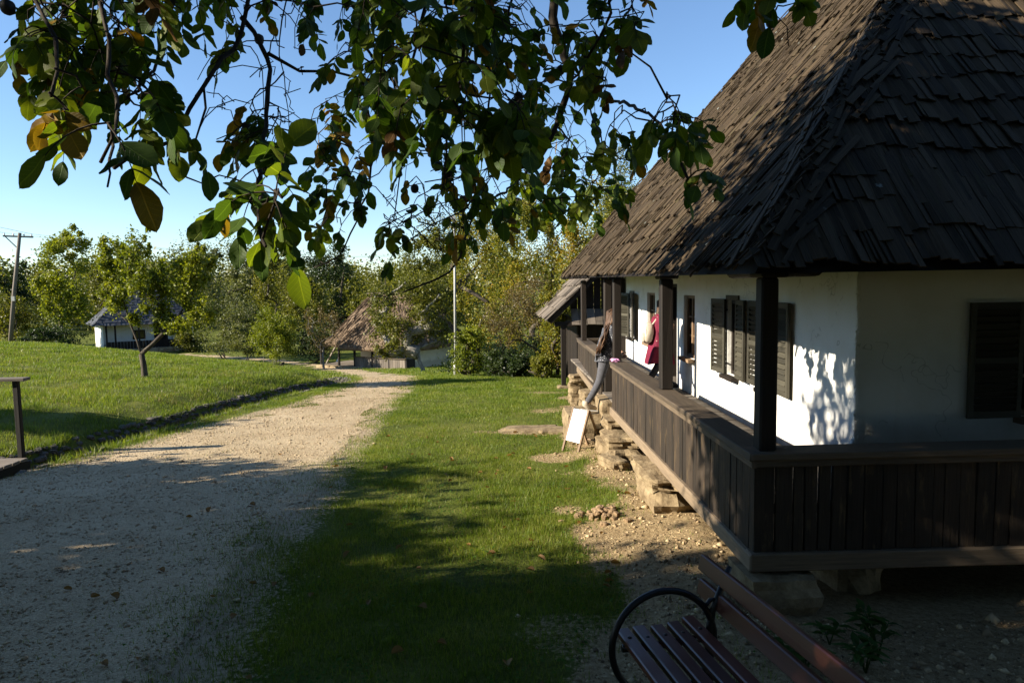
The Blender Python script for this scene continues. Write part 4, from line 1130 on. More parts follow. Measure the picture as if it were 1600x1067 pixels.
# footbridge with hand rail over the ditch
fx, fy = float(atz(34, 716, -.44).x), float(atz(34, 716, -.44).y)
fb = base('footbridge', (fx, fy, -.44), 'dark timber footbridge and hand rail crossing the stony ditch', 'footbridge')
for (x, y) in ((fx, fy), (fx - 2.4, fy - .1)):
    k = MB(); k.box((x, y, .12), (.075, .075, 1.22), jit=.004); k.build('post', MAT['dark_wood'], fb, bevel=.008)
k = MB(); k.bar((fx + .16, fy, .735), (fx - 2.6, fy - .1, .76), .16, .045, jit=.004); k.build('hand_rail', MAT['grey_wood'], fb, bevel=.006)
for i in range(6):
    k = MB(); y = fy - .12 - i * .17; k.bar((fx + .12, y, -.44 + rnd.uniform(-.004, .004)), (fx - 2.6, y - .1, -.42), .155, .045, jit=.003); k.build('plank', MAT['grey_wood'], fb, bevel=.005)
for dx_ in (.06, -2.4):
    k = MB(); k.bar((fx + dx_, fy, -.53), (fx + dx_, fy - 1.1, -.53), .12, .12); k.build('sleeper', MAT['dark_wood'], fb)

# park bench, bottom right corner
bench = empty('park_bench', (.60, 3.30, -.17), math.atan2(-.983, .185)); tag(bench, 'red-brown slatted park bench with round black iron arm', 'bench')
BL = 1.75
for i, v in enumerate((.0, .0925, .185, .2775, .37)):
    k = MB(); u0 = (.02, 0, .01, .0, -.02)[i]; k.bar((u0, v, .445 + (.008 if i in (0, 4) else 0)), (BL, v, .445 + (.008 if i in (0, 4) else 0)), .066, .036, jit=.001); k.build('slat', MAT['bench_wood'], bench, bevel=.006)
tb = (0, .26, 1)
for i, (u0, v, z) in enumerate(((-.13, .505, .695), (-.09, .478, .585))):
    k = MB(); k.bar((u0, v, z), (BL + .1, v, z), .036, .082, up=(0, .24, 1), jit=.001); k.build('back_slat', MAT['bench_wood'], bench, bevel=.006)
for u in (.10, BL - .15):
    k = MB(); c = Vector((u, .185, .405)); r = .268
    k.tube([c + Vector((0, math.cos(a) * r, math.sin(a) * r)) for a in np.linspace(0, 2 * math.pi, 49)], .017, 10, cap=False); ro = k.build('arm_ring', MAT['iron'], bench)
    k = MB(); k.tube([(u, .41, .0), (u, .435, .25), (u, .42, .40), (u, .445, .55), (u, .535, .76)], [.022, .02, .02, .018, .014], 8); k.build('upright', MAT['iron'], bench)
    k = MB(); k.tube([(u, .40, .57), (u, .43, .60), (u, .49, .605)], .012, 8); k.build('strut', MAT['iron'], ro)
    k = MB(); k.tube([(u, -.03, .41), (u, .10, .40), (u, .42, .41)], .02, 8); k.build('seat_bearer', MAT['iron'], bench)
    for v in (.02, .41):
        k = MB(); k.tube([(u, v * .9, .17), (u, v, .0)], .022, 8); k.box((u, v, .01), (.06, .1, .02)); k.build('leg', MAT['iron'], bench)
for u in (.12, BL - .13):
    for (v, z) in ((.0, .474), (.0925, .464), (.185, .464), (.2775, .464), (.37, .474)):
        k = MB(); k.tube([(u, v, z - .004), (u, v, z + .001), (u, v, z + .003)], [.011, .010, .005], 8); k.build('bolt', MAT['iron'], bench)
# ================================================================== PEOPLE
MAT['skin'] = plain('skin', (.55, .33, .23), .5, 0, .4, .05)
MAT['hair'] = plain('brown_hair', (.12, .058, .028), .45, 0, .5, .35, 60, .6, .003)
m, nt, b, o = newmat('hair_strands'); L(nt, ramp(nt, island(nt), [(0, (.022, .010, .005)), (.6, (.075, .036, .017)), (1, (.15, .078, .036))]), b.inputs['Base Color']); b.inputs['Roughness'].default_value = .55; b.inputs['Specular IOR Level'].default_value = .25; MAT['hair'] = m
MAT['jeans'] = plain('grey_jeans', (.075, .075, .085), .85, 0, .2, .2, 30, .4)
MAT['black_cloth'] = plain('black_leggings', (.012, .012, .014), .8, 0, .2)
MAT['burgundy'] = plain('burgundy_cotton', (.125, .009, .028), .75, 0, .2, .2, 14, .7, .01)
MAT['canvas'] = plain('beige_canvas', (.42, .36, .29), .8, 0, .2, .12, 30, .3)
MAT['shoe'] = plain('beige_shoe', (.40, .34, .26), .7, 0, .3)
MAT['sole'] = plain('white_sole', (.6, .58, .54), .7)
m, nt, b, o = newmat('dotted_blouse'); vo = N(nt, 'ShaderNodeTexVoronoi'); vo.inputs['Scale'].default_value = 42; L(nt, coords(nt), vo.inputs['Vector'])
L(nt, ramp(nt, vo.outputs['Distance'], [(.20, (.42, .43, .45)), (.30, (.030, .032, .042))]), b.inputs['Base Color']); b.inputs['Roughness'].default_value = .8; MAT['dotted'] = m

def skin_obj(name, nodes, edges, root, mat, parent, sub=2):
    keys = list(nodes); me = bpy.data.meshes.new(name)
    me.from_pydata([nodes[k][0] for k in keys], [(keys.index(a), keys.index(c)) for a, c in edges], [])
    me.materials.append(mat)
    o = bpy.data.objects.new(name, me); COL.objects.link(o)
    if parent: wlink(o, parent)
    md = o.modifiers.new('skin', 'SKIN'); md.use_smooth_shade = True
    for i, k in enumerate(keys):
        r = nodes[k][1]; sv = me.skin_vertices[0].data[i]; sv.radius = (r, r) if isinstance(r, (int, float)) else r; sv.use_root = (k == root)
    s = o.modifiers.new('sub', 'SUBSURF'); s.levels = sub; s.render_levels = sub
    return o
def chain(*ks): return [(ks[i], ks[i + 1]) for i in range(len(ks) - 1)]
def hand_nodes(prefix, wrist, d, side, s=1.0):
    """palm and five bent fingers; d = pointing direction, side = thumb side"""
    d = Vector(d).normalized(); side = (Vector(side) - d * Vector(side).dot(d)).normalized(); nn = d.cross(side); w = Vector(wrist)
    nd = {prefix + 'palm': (w + d * .05 * s, (.030 * s, .018 * s))}; ed = []
    for i, (o_, ln) in enumerate(((.027, .070), (.009, .080), (-.009, .074), (-.027, .058))):
        a = w + d * .085 * s + side * o_ * s; p1 = a + (d + nn * .25).normalized() * ln * .5 * s; p2 = p1 + (d * .7 + nn * .7).normalized() * ln * .5 * s
        for kx, p, r in (('a', a, .0095), ('b', p1, .0085), ('c', p2, .007)): nd[f'{prefix}f{i}{kx}'] = (p, r * s)
        ed += [(prefix + 'palm', f'{prefix}f{i}a'), (f'{prefix}f{i}a', f'{prefix}f{i}b'), (f'{prefix}f{i}b', f'{prefix}f{i}c')]
    t0 = w + d * .035 * s + side * .035 * s; t1 = t0 + (d + side * .6).normalized() * .045 * s; 
    nd[prefix + 't0'] = (t0, .011 * s); nd[prefix + 't1'] = (t1, .009 * s); ed += [(prefix + 'palm', prefix + 't0'), (prefix + 't0', prefix + 't1')]
    return nd, ed
def head_mesh(mb, c, fwd, up, s=1.0):
    """an egg-shaped head with brow, nose, lips, chin and ears"""
    f, u = Vector(fwd).normalized(), Vector(up).normalized(); r = f.cross(u).normalized(); u = r.cross(f)
    nu_, nv_ = 20, 16; V = []; Fs = []
    for j in range(nv_ + 1):
        th_ = math.pi * j / nv_
        for i in range(nu_):
            a = 2 * math.pi * i / nu_
            x, y, z = math.sin(th_) * math.cos(a), math.sin(th_) * math.sin(a), math.cos(th_)     # x forward, y right, z up
            k = 1.0
            if z < 0: y *= 1 - .32 * (-z); 
            X = x * .095 + (.010 if z < -.3 and x > 0 else 0); Y_ = y * .074; Zz = z * .115
            if x > .75 and abs(y) < .22: X += .022 * math.exp(-((z + .12) / .16) ** 2) * math.exp(-(y / .14) ** 2)
            if x > .6 and abs(y) < .4: X += .007 * math.exp(-((z + .46) / .09) ** 2)
            if x > .55 and .18 < abs(y) < .55: X -= .009 * math.exp(-((z - .05) / .12) ** 2)
            V.append(Vector(c) + (f * X + r * Y_ + u * Zz) * s)
    for j in range(nv_):
        for i in range(nu_): Fs.append((j * nu_ + i, (j + 1) * nu_ + i, (j + 1) * nu_ + (i + 1) % nu_, j * nu_ + (i + 1) % nu_))
    mb.add(V, Fs, smooth=True)
    for sg in (-1, 1):
        p = Vector(c) + r * sg * .073 * s + u * -.01 * s - f * .005 * s
        mb.tube([p - u * .028 * s, p + r * sg * .012 * s, p + u * .03 * s], [.008 * s, .013 * s, .009 * s], 6)
def hair(c, fwd, up, tail, s=1.0, n=30, w=.075):
    """cap of hair plus long falling locks towards the points of tail"""
    mb = MB(); f, u = Vector(fwd).normalized(), Vector(up).normalized(); r = f.cross(u).normalized(); C0 = Vector(c)
    for i in range(n * 3):
        a = -1.5 + 3.0 * rnd.random(); k = math.sin(a), math.cos(a)
        st = C0 + u * .120 * s * math.cos(a * .55) + r * .05 * s * k[0] + f * rnd.uniform(-.03, .055) * s
        q_ = rnd.uniform(.94, 1.12); md = C0 + r * .086 * s * k[0] * q_ - f * (.100 * s * k[1]) * q_ + u * rnd.uniform(.0, .05) * s
        lw = C0 + r * .085 * s * k[0] - f * .095 * s * k[1] - u * .10 * s
        e = [Vector(t) + r * w * k[0] * .8 + Vector((rnd.uniform(-.028, .028), rnd.uniform(-.028, .028), rnd.uniform(-.06, .04))) for t in tail]
        mb.tube([st, md, lw] + e, [.008, .012, .012] + [.010] * (len(e) - 1) + [.003], 5)
    return mb

def loft(rings, n=24, fold=0.0, nf=7):
    '''rings: (centre, half width along x, half width along y); cloth with soft folds'''
    mb = MB(); V = []; Fs = []
    for j, (c, a, b_) in enumerate(rings):
        for i in range(n):
            t = 2 * math.pi * i / n; k = 1 + fold * j / len(rings) * math.sin(nf * t + .6 * j) + .02 * math.sin(3 * t + j * 1.3)
            V.append(Vector(c) + Vector((math.cos(t) * a * k, math.sin(t) * b_ * k, fold * .12 * math.sin(3 * t + 1) * (j == len(rings) - 1))))
    for j in range(len(rings) - 1):
        for i in range(n): Fs.append((j * n + i, j * n + (i + 1) % n, (j + 1) * n + (i + 1) % n, (j + 1) * n + i))
    mb.add(V, Fs, smooth=True); return mb
# woman climbing the steps into the porch
p1 = base('person', (1.30, 10.3, .06), 'woman in dotted blouse and grey jeans stepping up into the porch', 'person')
hip = Vector((1.66, 10.36, .93)); ch = Vector((1.73, 10.36, 1.24)); nk = Vector((1.765, 10.36, 1.39)); hd = Vector((1.80, 10.35, 1.50))
Lk, La = Vector((1.56, 10.26, .53)), Vector((1.34, 10.24, .14)); Rk, Ra = Vector((1.98, 10.46, .72)), Vector((1.96, 10.46, .33))
Re, Rw = Vector((1.80, 10.20, 1.08)), Vector((1.86, 10.12, .97)); Le, Lw = Vector((1.62, 10.58, 1.05)), Vector((1.62, 10.62, .86))
nodes = {'hip': (hip, .10), 'ch': (ch, .10), 'nk': (nk, .05), 'hb': (hd - Vector((.02, 0, .04)), .055),
         'sr': (ch + Vector((0, -.14, .09)), .045), 're': (Re, .036), 'rw': (Rw, .026), 'sl': (ch + Vector((0, .14, .09)), .045), 'le': (Le, .036), 'lw': (Lw, .026),
         'lh': (hip + Vector((-.02, -.08, -.05)), .08), 'lk': (Lk, .05), 'la': (La, .035), 'rh': (hip + Vector((.03, .08, -.05)), .08), 'rk': (Rk, .05), 'ra': (Ra, .035)}
ed = chain('hip', 'ch', 'nk', 'hb') + chain('ch', 'sr', 're', 'rw') + chain('ch', 'sl', 'le', 'lw') + chain('hip', 'lh', 'lk', 'la') + chain('hip', 'rh', 'rk', 'ra')
for pf, w_, d_, sd_, wk in (('R', Rw, (.35, -.6, -.4), (0, .6, .8), 'rw'), ('L', Lw, (.2, 0, -1), (1, 0, 0), 'lw')):
    a, e_ = hand_nodes(pf, w_, d_, sd_); nodes.update(a); ed += e_ + [(wk, pf + 'palm')]
body = skin_obj('body', nodes, ed, 'hip', MAT['skin'], p1)
mb = MB(); head_mesh(mb, hd, (1, -.15, -.25), (.22, 0, 1), .98); mb.build('head', MAT['skin'], p1)
mb = hair(hd, (1, -.15, -.25), (.22, 0, 1), [(1.67, 10.30, 1.30), (1.60, 10.26, 1.14), (1.53, 10.25, .98)], 1.08, 60, .12); mb.build('hair', MAT['hair'], p1)
bl = {'c': (ch + Vector((0, 0, .06)), .105), 'd': (nk - Vector((.01, 0, .02)), .058),
      'sr': (ch + Vector((0, -.145, .08)), .066), 're': (Re, .055), 'rw': (Re.lerp(Rw, .55), .045), 'sl': (ch + Vector((0, .145, .08)), .066), 'le': (Le, .055), 'lw': (Le.lerp(Lw, .6), .045)}
bo = skin_obj('blouse', bl, chain('c', 'd') + chain('c', 'sr', 're', 'rw') + chain('c', 'sl', 'le', 'lw'), 'c', MAT['dotted'], p1)
loft([(nk - Vector((.01, 0, .04)), .06, .07), (ch + Vector((0, 0, .08)), .105, .165), (ch, .125, .175), (hip.lerp(ch, .62), .118, .16), (hip.lerp(ch, .3), .122, .158), (hip + Vector((-.01, 0, .0)), .135, .175), (hip + Vector((-.015, 0, -.10)), .145, .185)], fold=.06).build('blouse_body', MAT['dotted'], bo)
tr = {'h': (hip + Vector((0, 0, -.03)), .125), 'lh': (hip + Vector((-.02, -.08, -.09)), .095), 'lk': (Lk, .064), 'lc': (Lk.lerp(La, .45), .056), 'la': (La + Vector((.01, 0, .05)), .047),
      'rh': (hip + Vector((.05, .08, -.08)), .095), 'rk': (Rk, .066), 'rc': (Rk.lerp(Ra, .5), .056), 'ra': (Ra + Vector((0, 0, .04)), .048)}
skin_obj('trousers', tr, chain('h', 'lh', 'lk', 'lc', 'la') + chain('h', 'rh', 'rk', 'rc', 'ra'), 'h', MAT['jeans'], p1)
def shoe(a, f, parent, mat, tilt=0):
    f = Vector(f).normalized(); a = Vector(a); mb = MB(); z = Vector((0, 0, 1))
    mb.tube([a + z * .05, a + z * .0 + f * .0, a - z * .03 + f * .05, a - z * .05 + f * .12, a - z * .06 + f * .17], [.045, .052, .050, .044, .026], 10, flat=.9)
    so = mb.build('shoe', mat, parent)
    k = MB(); rm = Matrix((f, z.cross(f), z)).transposed(); k.box(a + f * .06 - z * .092, (.26, .085, .028), rm); k.build('sole', MAT['sole'], so, bevel=.01)
shoe(La + Vector((0, 0, .05)), (1, .15, -.1), p1, MAT['shoe']); shoe(Ra + Vector((0, 0, .04)), (1, .1, 0), p1, MAT['shoe'])

# woman with a backpack in front of the door
p2 = base('person', (2.60, 10.8, .27), 'woman in loose burgundy tunic and black leggings entering the doorway', 'person')
hip = Vector((2.62, 10.85, 1.06)); ch = Vector((2.60, 10.85, 1.38)); nk = Vector((2.62, 10.85, 1.51)); hd = Vector((2.68, 10.86, 1.64))
Lk, La = Vector((2.56, 10.74, .70)), Vector((2.36, 10.72, .40)); Rk, Ra = Vector((2.78, 10.95, .71)), Vector((2.76, 10.95, .35))
Re, Rw = Vector((2.58, 10.60, 1.14)), Vector((2.70, 10.66, 1.24)); Le, Lw = Vector((2.62, 11.08, 1.15)), Vector((2.78, 11.05, 1.22))
nodes = {'hip': (hip, .10), 'ch': (ch, .10), 'nk': (nk, .05), 'hb': (hd - Vector((.02, 0, .04)), .055),
         'sr': (ch + Vector((0, -.15, .07)), .045), 're': (Re, .036), 'rw': (Rw, .027), 'sl': (ch + Vector((0, .15, .07)), .045), 'le': (Le, .036), 'lw': (Lw, .027),
         'lh': (hip + Vector((-.01, -.08, -.06)), .08), 'lk': (Lk, .052), 'la': (La, .036), 'rh': (hip + Vector((.02, .08, -.06)), .08), 'rk': (Rk, .052), 'ra': (Ra, .036)}
ed = chain('hip', 'ch', 'nk', 'hb') + chain('ch', 'sr', 're', 'rw') + chain('ch', 'sl', 'le', 'lw') + chain('hip', 'lh', 'lk', 'la') + chain('hip', 'rh', 'rk', 'ra')
for pf, w_, d_, sd_, wk in (('R', Rw, (.5, .5, .6), (0, -.2, 1), 'rw'), ('L', Lw, (.6, -.5, .5), (0, .2, 1), 'lw')):
    a, e_ = hand_nodes(pf, w_, d_, sd_); nodes.update(a); ed += e_ + [(wk, pf + 'palm')]
skin_obj('body', nodes, ed, 'hip', MAT['skin'], p2)
mb = MB(); head_mesh(mb, hd, (1, 0, -.15), (.12, 0, 1)); mb.build('head', MAT['skin'], p2)
mb = hair(hd, (1, 0, -.15), (.12, 0, 1), [(2.56, 10.84, 1.44), (2.52, 10.84, 1.34)], w=.06); mb.build('hair', MAT['hair'], p2)
tu = {'c': (ch + Vector((0, 0, .05)), .11), 'd': (nk - Vector((0, 0, .02)), .062),
      'sr': (ch + Vector((0, -.155, .06)), .072), 're': (Re, .060), 'rw': (Re.lerp(Rw, .25), .052), 'sl': (ch + Vector((0, .155, .06)), .072), 'le': (Le, .060), 'lw': (Le.lerp(Lw, .25), .052)}
to = skin_obj('tunic', tu, chain('c', 'd') + chain('c', 'sr', 're', 'rw') + chain('c', 'sl', 'le', 'lw'), 'c', MAT['burgundy'], p2)
loft([(nk - Vector((0, 0, .03)), .065, .07), (ch + Vector((0, 0, .07)), .11, .17), (ch, .135, .18), (hip.lerp(ch, .5), .14, .17), (hip + Vector((0, 0, .02)), .165, .19), (hip + Vector((-.01, 0, -.12)), .18, .20), (hip + Vector((-.015, 0, -.24)), .20, .21), (hip + Vector((-.02, 0, -.34)), .215, .22)], n=36, fold=.16, nf=6).build('tunic_skirt', MAT['burgundy'], to)
tr = {'h': (hip + Vector((0, 0, -.05)), .12), 'lh': (hip + Vector((-.01, -.08, -.12)), .092), 'lk': (Lk, .062), 'lc': (Lk.lerp(La, .45), .058), 'la': (La + Vector((.02, 0, .03)), .044),
      'rh': (hip + Vector((.02, .08, -.12)), .092), 'rk': (Rk, .062), 'rc': (Rk.lerp(Ra, .45), .058), 'ra': (Ra + Vector((0, 0, .03)), .044)}
skin_obj('leggings', tr, chain('h', 'lh', 'lk', 'lc', 'la') + chain('h', 'rh', 'rk', 'rc', 'ra'), 'h', MAT['black_cloth'], p2)
shoe(La + Vector((0, 0, .0)), (1, .1, -.45), p2, MAT['black_cloth']); shoe(Ra + Vector((0, 0, .03)), (1, .05, 0), p2, MAT['black_cloth'])
bp = base('backpack', (2.42, 10.83, 1.0), 'small beige backpack on the back of the burgundy woman', 'backpack')
k = MB(); k.rock((0, 0, 0), (.145, .24, .30), 3, rough=.05, boxy=.28); o = k.build('bag', MAT['canvas'], bp, loc=(2.415, 10.83, 1.21)); o.rotation_euler = (0, R(8), 0); s = o.modifiers.new('sub', 'SUBSURF'); s.levels = s.render_levels = 1
k = MB(); k.rock((0, 0, 0), (.05, .17, .14), 4, rough=.05, boxy=.4); o = k.build('pocket', MAT['canvas'], bp, loc=(2.335, 10.83, 1.14))
k = MB()
for a in np.linspace(-.9, 2.2, 1): k.tube([(2.36, 10.83 + .112 * math.cos(t), 1.21 + .142 * math.sin(t)) for t in np.linspace(0, 2 * math.pi, 25)], .012, 6, cap=False)
k.build('zip_edge', MAT['sole'], bp)
for sg in (-1, 1):
    k = MB(); k.tube([(2.47, 10.84 + sg * .09, 1.34), (2.58, 10.84 + sg * .12, 1.50), (2.70, 10.84 + sg * .13, 1.42), (2.70, 10.84 + sg * .14, 1.22), (2.52, 10.84 + sg * .14, 1.08)], .016, 6); k.build('strap', MAT['canvas'], bp)
# ================================================================== TREES AND SHRUBS
def leaf_quads(C, size, up=.35, asp=.6):
    n = len(C)
    d = rng.normal(size=(n, 3)); d[:, 2] -= .25; d /= np.linalg.norm(d, axis=1)[:, None]
    q = rng.normal(size=(n, 3)); q[:, 2] += up; s = np.cross(d, q); s /= np.linalg.norm(s, axis=1)[:, None] + 1e-9
    nn = np.cross(s, d)
    sz = (size * rng.uniform(.6, 1.3, n))[:, None]
    a = C - d * sz * .5; b_ = C + s * sz * asp * .5 + nn * sz * .10; c = C + d * sz * .5; e = C - s * sz * asp * .5 + nn * sz * .10
    return np.stack([a, b_, c, e], 1).reshape(-1, 3)
def crown_points(ells, n, nclump, rc, shell=.35):
    """ells: list of (centre, radii); leaves gathered in clumps spread through the ellipsoids"""
    vol = np.array([np.prod(r) ** .75 for _, r in ells]); vol = vol / vol.sum(); P = []; CL = []
    for (c, r), v in zip(ells, vol):
        k = max(3, int(nclump * v)); c = np.array(c); r = np.array(r)
        d = rng.normal(size=(k, 3)); d /= np.linalg.norm(d, axis=1)[:, None]
        rad = (shell + (1 - shell) * rng.random(k)) ** .6
        cc = c + d * r * rad[:, None] * .88
        CL.append(cc)
        m_ = max(1, int(n * v / k))
        szs = rng.uniform(.55, 1.35, k)
        o_ = rng.normal(size=(k, m_, 3)) * (r * rc)[None, None, :] * szs[:, None, None] * np.array([1, 1, .8])
        P.append((cc[:, None, :] + o_).reshape(-1, 3))
    return np.concatenate(P), np.concatenate(CL)
def trunk_mesh(base_, fork, clumps, r0, nl, mat, lean=0, multi=1, mains=()):
    mb = MB(); base_ = Vector(base_); fork = Vector(fork)
    H = (fork - base_).length
    for kx in range(multi):
        b0 = base_ + Vector((rnd.uniform(-1, 1), rnd.uniform(-1, 1), 0)) * (.12 * (multi > 1)); f0 = fork + Vector((rnd.uniform(-1, 1), rnd.uniform(-1, 1), 0)) * (.5 * (multi > 1))
        bend = Vector((rnd.uniform(-.08, .08), rnd.uniform(-.08, .08), 0)) * H
        mb.tube([b0 - Vector((0, 0, .15)), b0 + Vector((0, 0, .08)), b0.lerp(f0, .5) + bend, f0], [r0 * 1.3, r0, r0 * .9, r0 * .84], 8)
        mids = [b0.lerp(f0, .5) + bend, f0]
    nodes = [base_.lerp(fork, .7), base_.lerp(fork, .85), fork.copy()]; par = [-1, 0, 1]; load = [0., 0., 0.]; limbs = []
    for ch in mains:       # main limbs given as chains of points from the fork
        ids = [2]
        for p in ch: nodes.append(Vector(p)); par.append(ids[-1]); load.append(0.); ids.append(len(nodes) - 1)
        limbs.append(ids)
    idx = list(rng.choice(len(clumps), min(nl, len(clumps)), replace=False))
    idx.sort(key=lambda i: (Vector(clumps[i]) - fork).length)
    for i in idx:
        c = Vector(clumps[i]); A = np.array(nodes); dd = np.linalg.norm(A - np.array(c), axis=1) + 1.2 * np.clip(A[:, 2] - c.z + .2, 0, None)
        k = int(np.argmin(dd)); st = nodes[k]; L_ = (c - st).length
        off = Vector((rnd.uniform(-.08, .08), rnd.uniform(-.08, .08), rnd.uniform(-.02, .10))) * L_; ids = [k]
        for q in range(1, 5):
            t = q / 4; nodes.append(st.lerp(c, t) + off * math.sin(math.pi * t)); par.append(ids[-1]); load.append(0.); ids.append(len(nodes) - 1)
        limbs.append(ids); u = ids[-1]
        while u >= 0: load[u] += 1; u = par[u]
    tot = max(load[2], 1.); rr_ = [max(r0 * .04, r0 * .75 * (l / tot) ** .62) for l in load]
    for ids in limbs:
        rs = [rr_[u] for u in ids]; rs[0] = min(rs[0], rs[1] * 1.25)
        mb.tube([nodes[u] for u in ids], rs, 6)
    return mb
def tree(name, label, x0, x1, yt, yb, xb, Y, leaf, n=5000, ls=.16, bark='bark', r0=.12, nl=14, nclump=46, rc=.17, group=None, lobes=None, multi=1, cat='tree', deep=1.0, forky=None, shell=.3, mains=()):
    a, c = at(x0, (yt + yb) / 2, Y), at(x1, (yt + yb) / 2, Y); zt, zb = at((x0 + x1) / 2, yt, Y).z, at((x0 + x1) / 2, yb, Y).z
    bx = at(xb, 500, Y).x; bz = gz(bx, Y)
    rx, rz_ = (c.x - a.x) / 2, (zt - zb) / 2
    if lobes:
        ells = []
        for (lx0, lx1, lt, lb, dy) in lobes:
            p, q = at(lx0, lt, Y + dy), at(lx1, lb, Y + dy); ells.append((((p.x + q.x) / 2, Y + dy, (p.z + q.z) / 2), ((q.x - p.x) / 2, (q.x - p.x) / 2 * deep, (p.z - q.z) / 2)))
    else:
        ells = [(((a.x + c.x) / 2, Y, zb + rz_ * .92), (rx, rx * deep, rz_))]
        for k in range(5):      # uneven outline
            t = rnd.uniform(0, 6.28); ells.append((((a.x + c.x) / 2 + math.cos(t) * rx * .55, Y + math.sin(t) * rx * .5 * deep, zb + rz_ * rnd.uniform(.7, 1.55)), (rx * rnd.uniform(.3, .5), rx * .45, rz_ * rnd.uniform(.28, .46))))
    P, CL = crown_points(ells, n, nclump, rc, shell)
    P = P[P[:, 2] > ground_h(P[:, 0], P[:, 1]) + .05]
    root = base(name, (bx, Y, bz), label, cat, group)
    V = leaf_quads(P, ls)
    crown = bpy.data.objects.new('crown' if cat == 'tree' else 'foliage', np_mesh('crown', V, np.arange(len(V)).reshape(-1, 4), MAT[leaf])); COL.objects.link(crown); wlink(crown, root)
    fork = Vector((bx + ((a.x + c.x) / 2 - bx) * .35, Y, max(bz + .25, zb + rz_ * (.35 if cat == 'tree' else .1))))
    if forky: fork = at(xb, forky, Y)
    trunk_mesh((bx, Y, bz), fork, CL, r0, nl, bark, multi=multi, mains=[[at(mx, my, Y + md) for mx, my, md in ch] for ch in mains]).build('trunk' if cat == 'tree' else 'stem', MAT[bark], root)
    return root

tree('fruit_tree', 'small airy fruit tree forking low on the grassy bank', 140, 335, 352, 548, 221, 19, 'leaf_fresh', 19000, .085, 'bark', .085, 80, 170, .16, forky=553, mains=[[(214, 532, .1), (203, 505, .2), (193, 470, .25), (186, 435, .3)], [(226, 530, -.1), (234, 500, -.2), (241, 462, -.1), (246, 420, 0)], [(236, 540, .1), (256, 520, .2), (280, 492, .2), (300, 460, .1)]],
     lobes=[(150, 215, 392, 500, .2), (185, 245, 362, 470, -.3), (150, 205, 365, 430, .3), (215, 275, 400, 520, .3), (250, 330, 385, 470, 0), (285, 338, 375, 450, .4), (265, 335, 440, 520, -.2), (200, 240, 470, 525, 0), (245, 300, 490, 528, .1), (295, 312, 345, 400, 0), (222, 240, 350, 390, 0)])
tree('evergreen_tree', 'dark evergreen tree at the edge of the woods by the pole', -60, 44, 376, 545, -5, 64, 'leaf_dark', 7000, .26, r0=.2, shell=.2)
tree('broad_tree', 'yellow-green broad tree standing beside the leaning pole', 38, 152, 352, 532, 91, 47, 'leaf_fresh', 12000, .17, r0=.16, lobes=[(48, 140, 360, 470, 0), (40, 110, 420, 530, -.3), (70, 140, 355, 420, .5), (90, 150, 430, 520, .4), (36, 80, 400, 470, .2), (95, 130, 348, 400, 0)])
tree('broad_tree', 'paler loose tree behind the white cottage roof', 128, 228, 372, 525, 176, 60, 'leaf_olive', 8000, .2, r0=.14)
tree('slender_tree', 'thin light tree behind the fruit tree crown', 255, 345, 360, 535, 300, 62, 'leaf_pale', 6500, .2, r0=.12)
tree('broad_tree', 'olive bushy tree filling the gap left by the evergreen and pole', -30, 60, 440, 548, 10, 52, 'leaf_olive', 6000, .18)
tree('willow_bush', 'wide soft grey-green bush on the far side of the path', 303, 402, 452, 556, 350, 47, 'leaf_willow', 11000, .13, cat='shrub', r0=.05, multi=3, nl=22, nclump=70, rc=.15)
tree('grey_bush', 'small dusty grey-green bush between the soft bush and path', 352, 410, 498, 557, 380, 44, 'leaf_willow', 5000, .11, cat='shrub', r0=.04, multi=2)
tree('background_tree', 'pale feathery tree behind the soft bush', 322, 420, 362, 500, 370, 76, 'leaf_pale', 7000, .24, r0=.15)
tree('background_tree', 'light green tall tree behind the bright shrub', 392, 478, 352, 500, 432, 72, 'leaf_olive', 8000, .22, r0=.15)
tree('background_tree', 'dark green round tree left of the thatched ridge', 448, 562, 368, 545, 505, 62, 'leaf_dark', 13000, .2, r0=.2, lobes=[(452, 555, 380, 500, 0), (480, 560, 364, 450, .5), (445, 500, 420, 520, -.5), (500, 560, 430, 545, 0)])
tree('background_tree', 'olive tree in front of the dark round tree', 440, 520, 402, 548, 470, 55, 'leaf_olive', 7500, .18, r0=.13)
tree('bright_bush', 'bright yellow-green bushy tree at the bend of the path', 386, 474, 470, 572, 430, 38.5, 'leaf_fresh', 13000, .10, cat='shrub', r0=.05, multi=3, nl=26, nclump=80, rc=.15, lobes=[(392, 470, 490, 568, 0), (400, 440, 470, 540, .1), (425, 465, 476, 540, -.2), (386, 425, 500, 560, .2)])
tree('sparse_tree', 'small half-bare greyish tree left of the thatched house', 470, 540, 468, 560, 503, 40, 'leaf_brown', 3000, .085, 'pale_bark', .07, 30, 60, .16, shell=.2)
tree('background_tree', 'tall olive tree rising behind the thatched roof', 568, 700, 350, 560, 640, 53, 'leaf_olive', 13000, .17, r0=.2)
tree('background_tree', 'lower green tree peeping over the thatched ridge', 540, 625, 415, 545, 585, 60, 'leaf_olive', 7000, .2, r0=.15)
tree('walnut_sapling', 'broad olive tree growing in front of the thatched house', 560, 715, 415, 574, 659, 31.5, 'leaf_olive', 17000, .105, 'pale_bark', .10, 26, 120, .15, lobes=[(575, 690, 430, 540, 0), (620, 715, 415, 520, .4), (575, 640, 490, 572, -.3), (640, 712, 480, 555, .2), (565, 625, 450, 510, .1), (590, 625, 520, 572, -.5)])
tree('background_tree', 'tall yellowing tree behind the pale lamp post', 690, 805, 295, 560, 745, 42, 'leaf_yellow', 14000, .14, r0=.16)
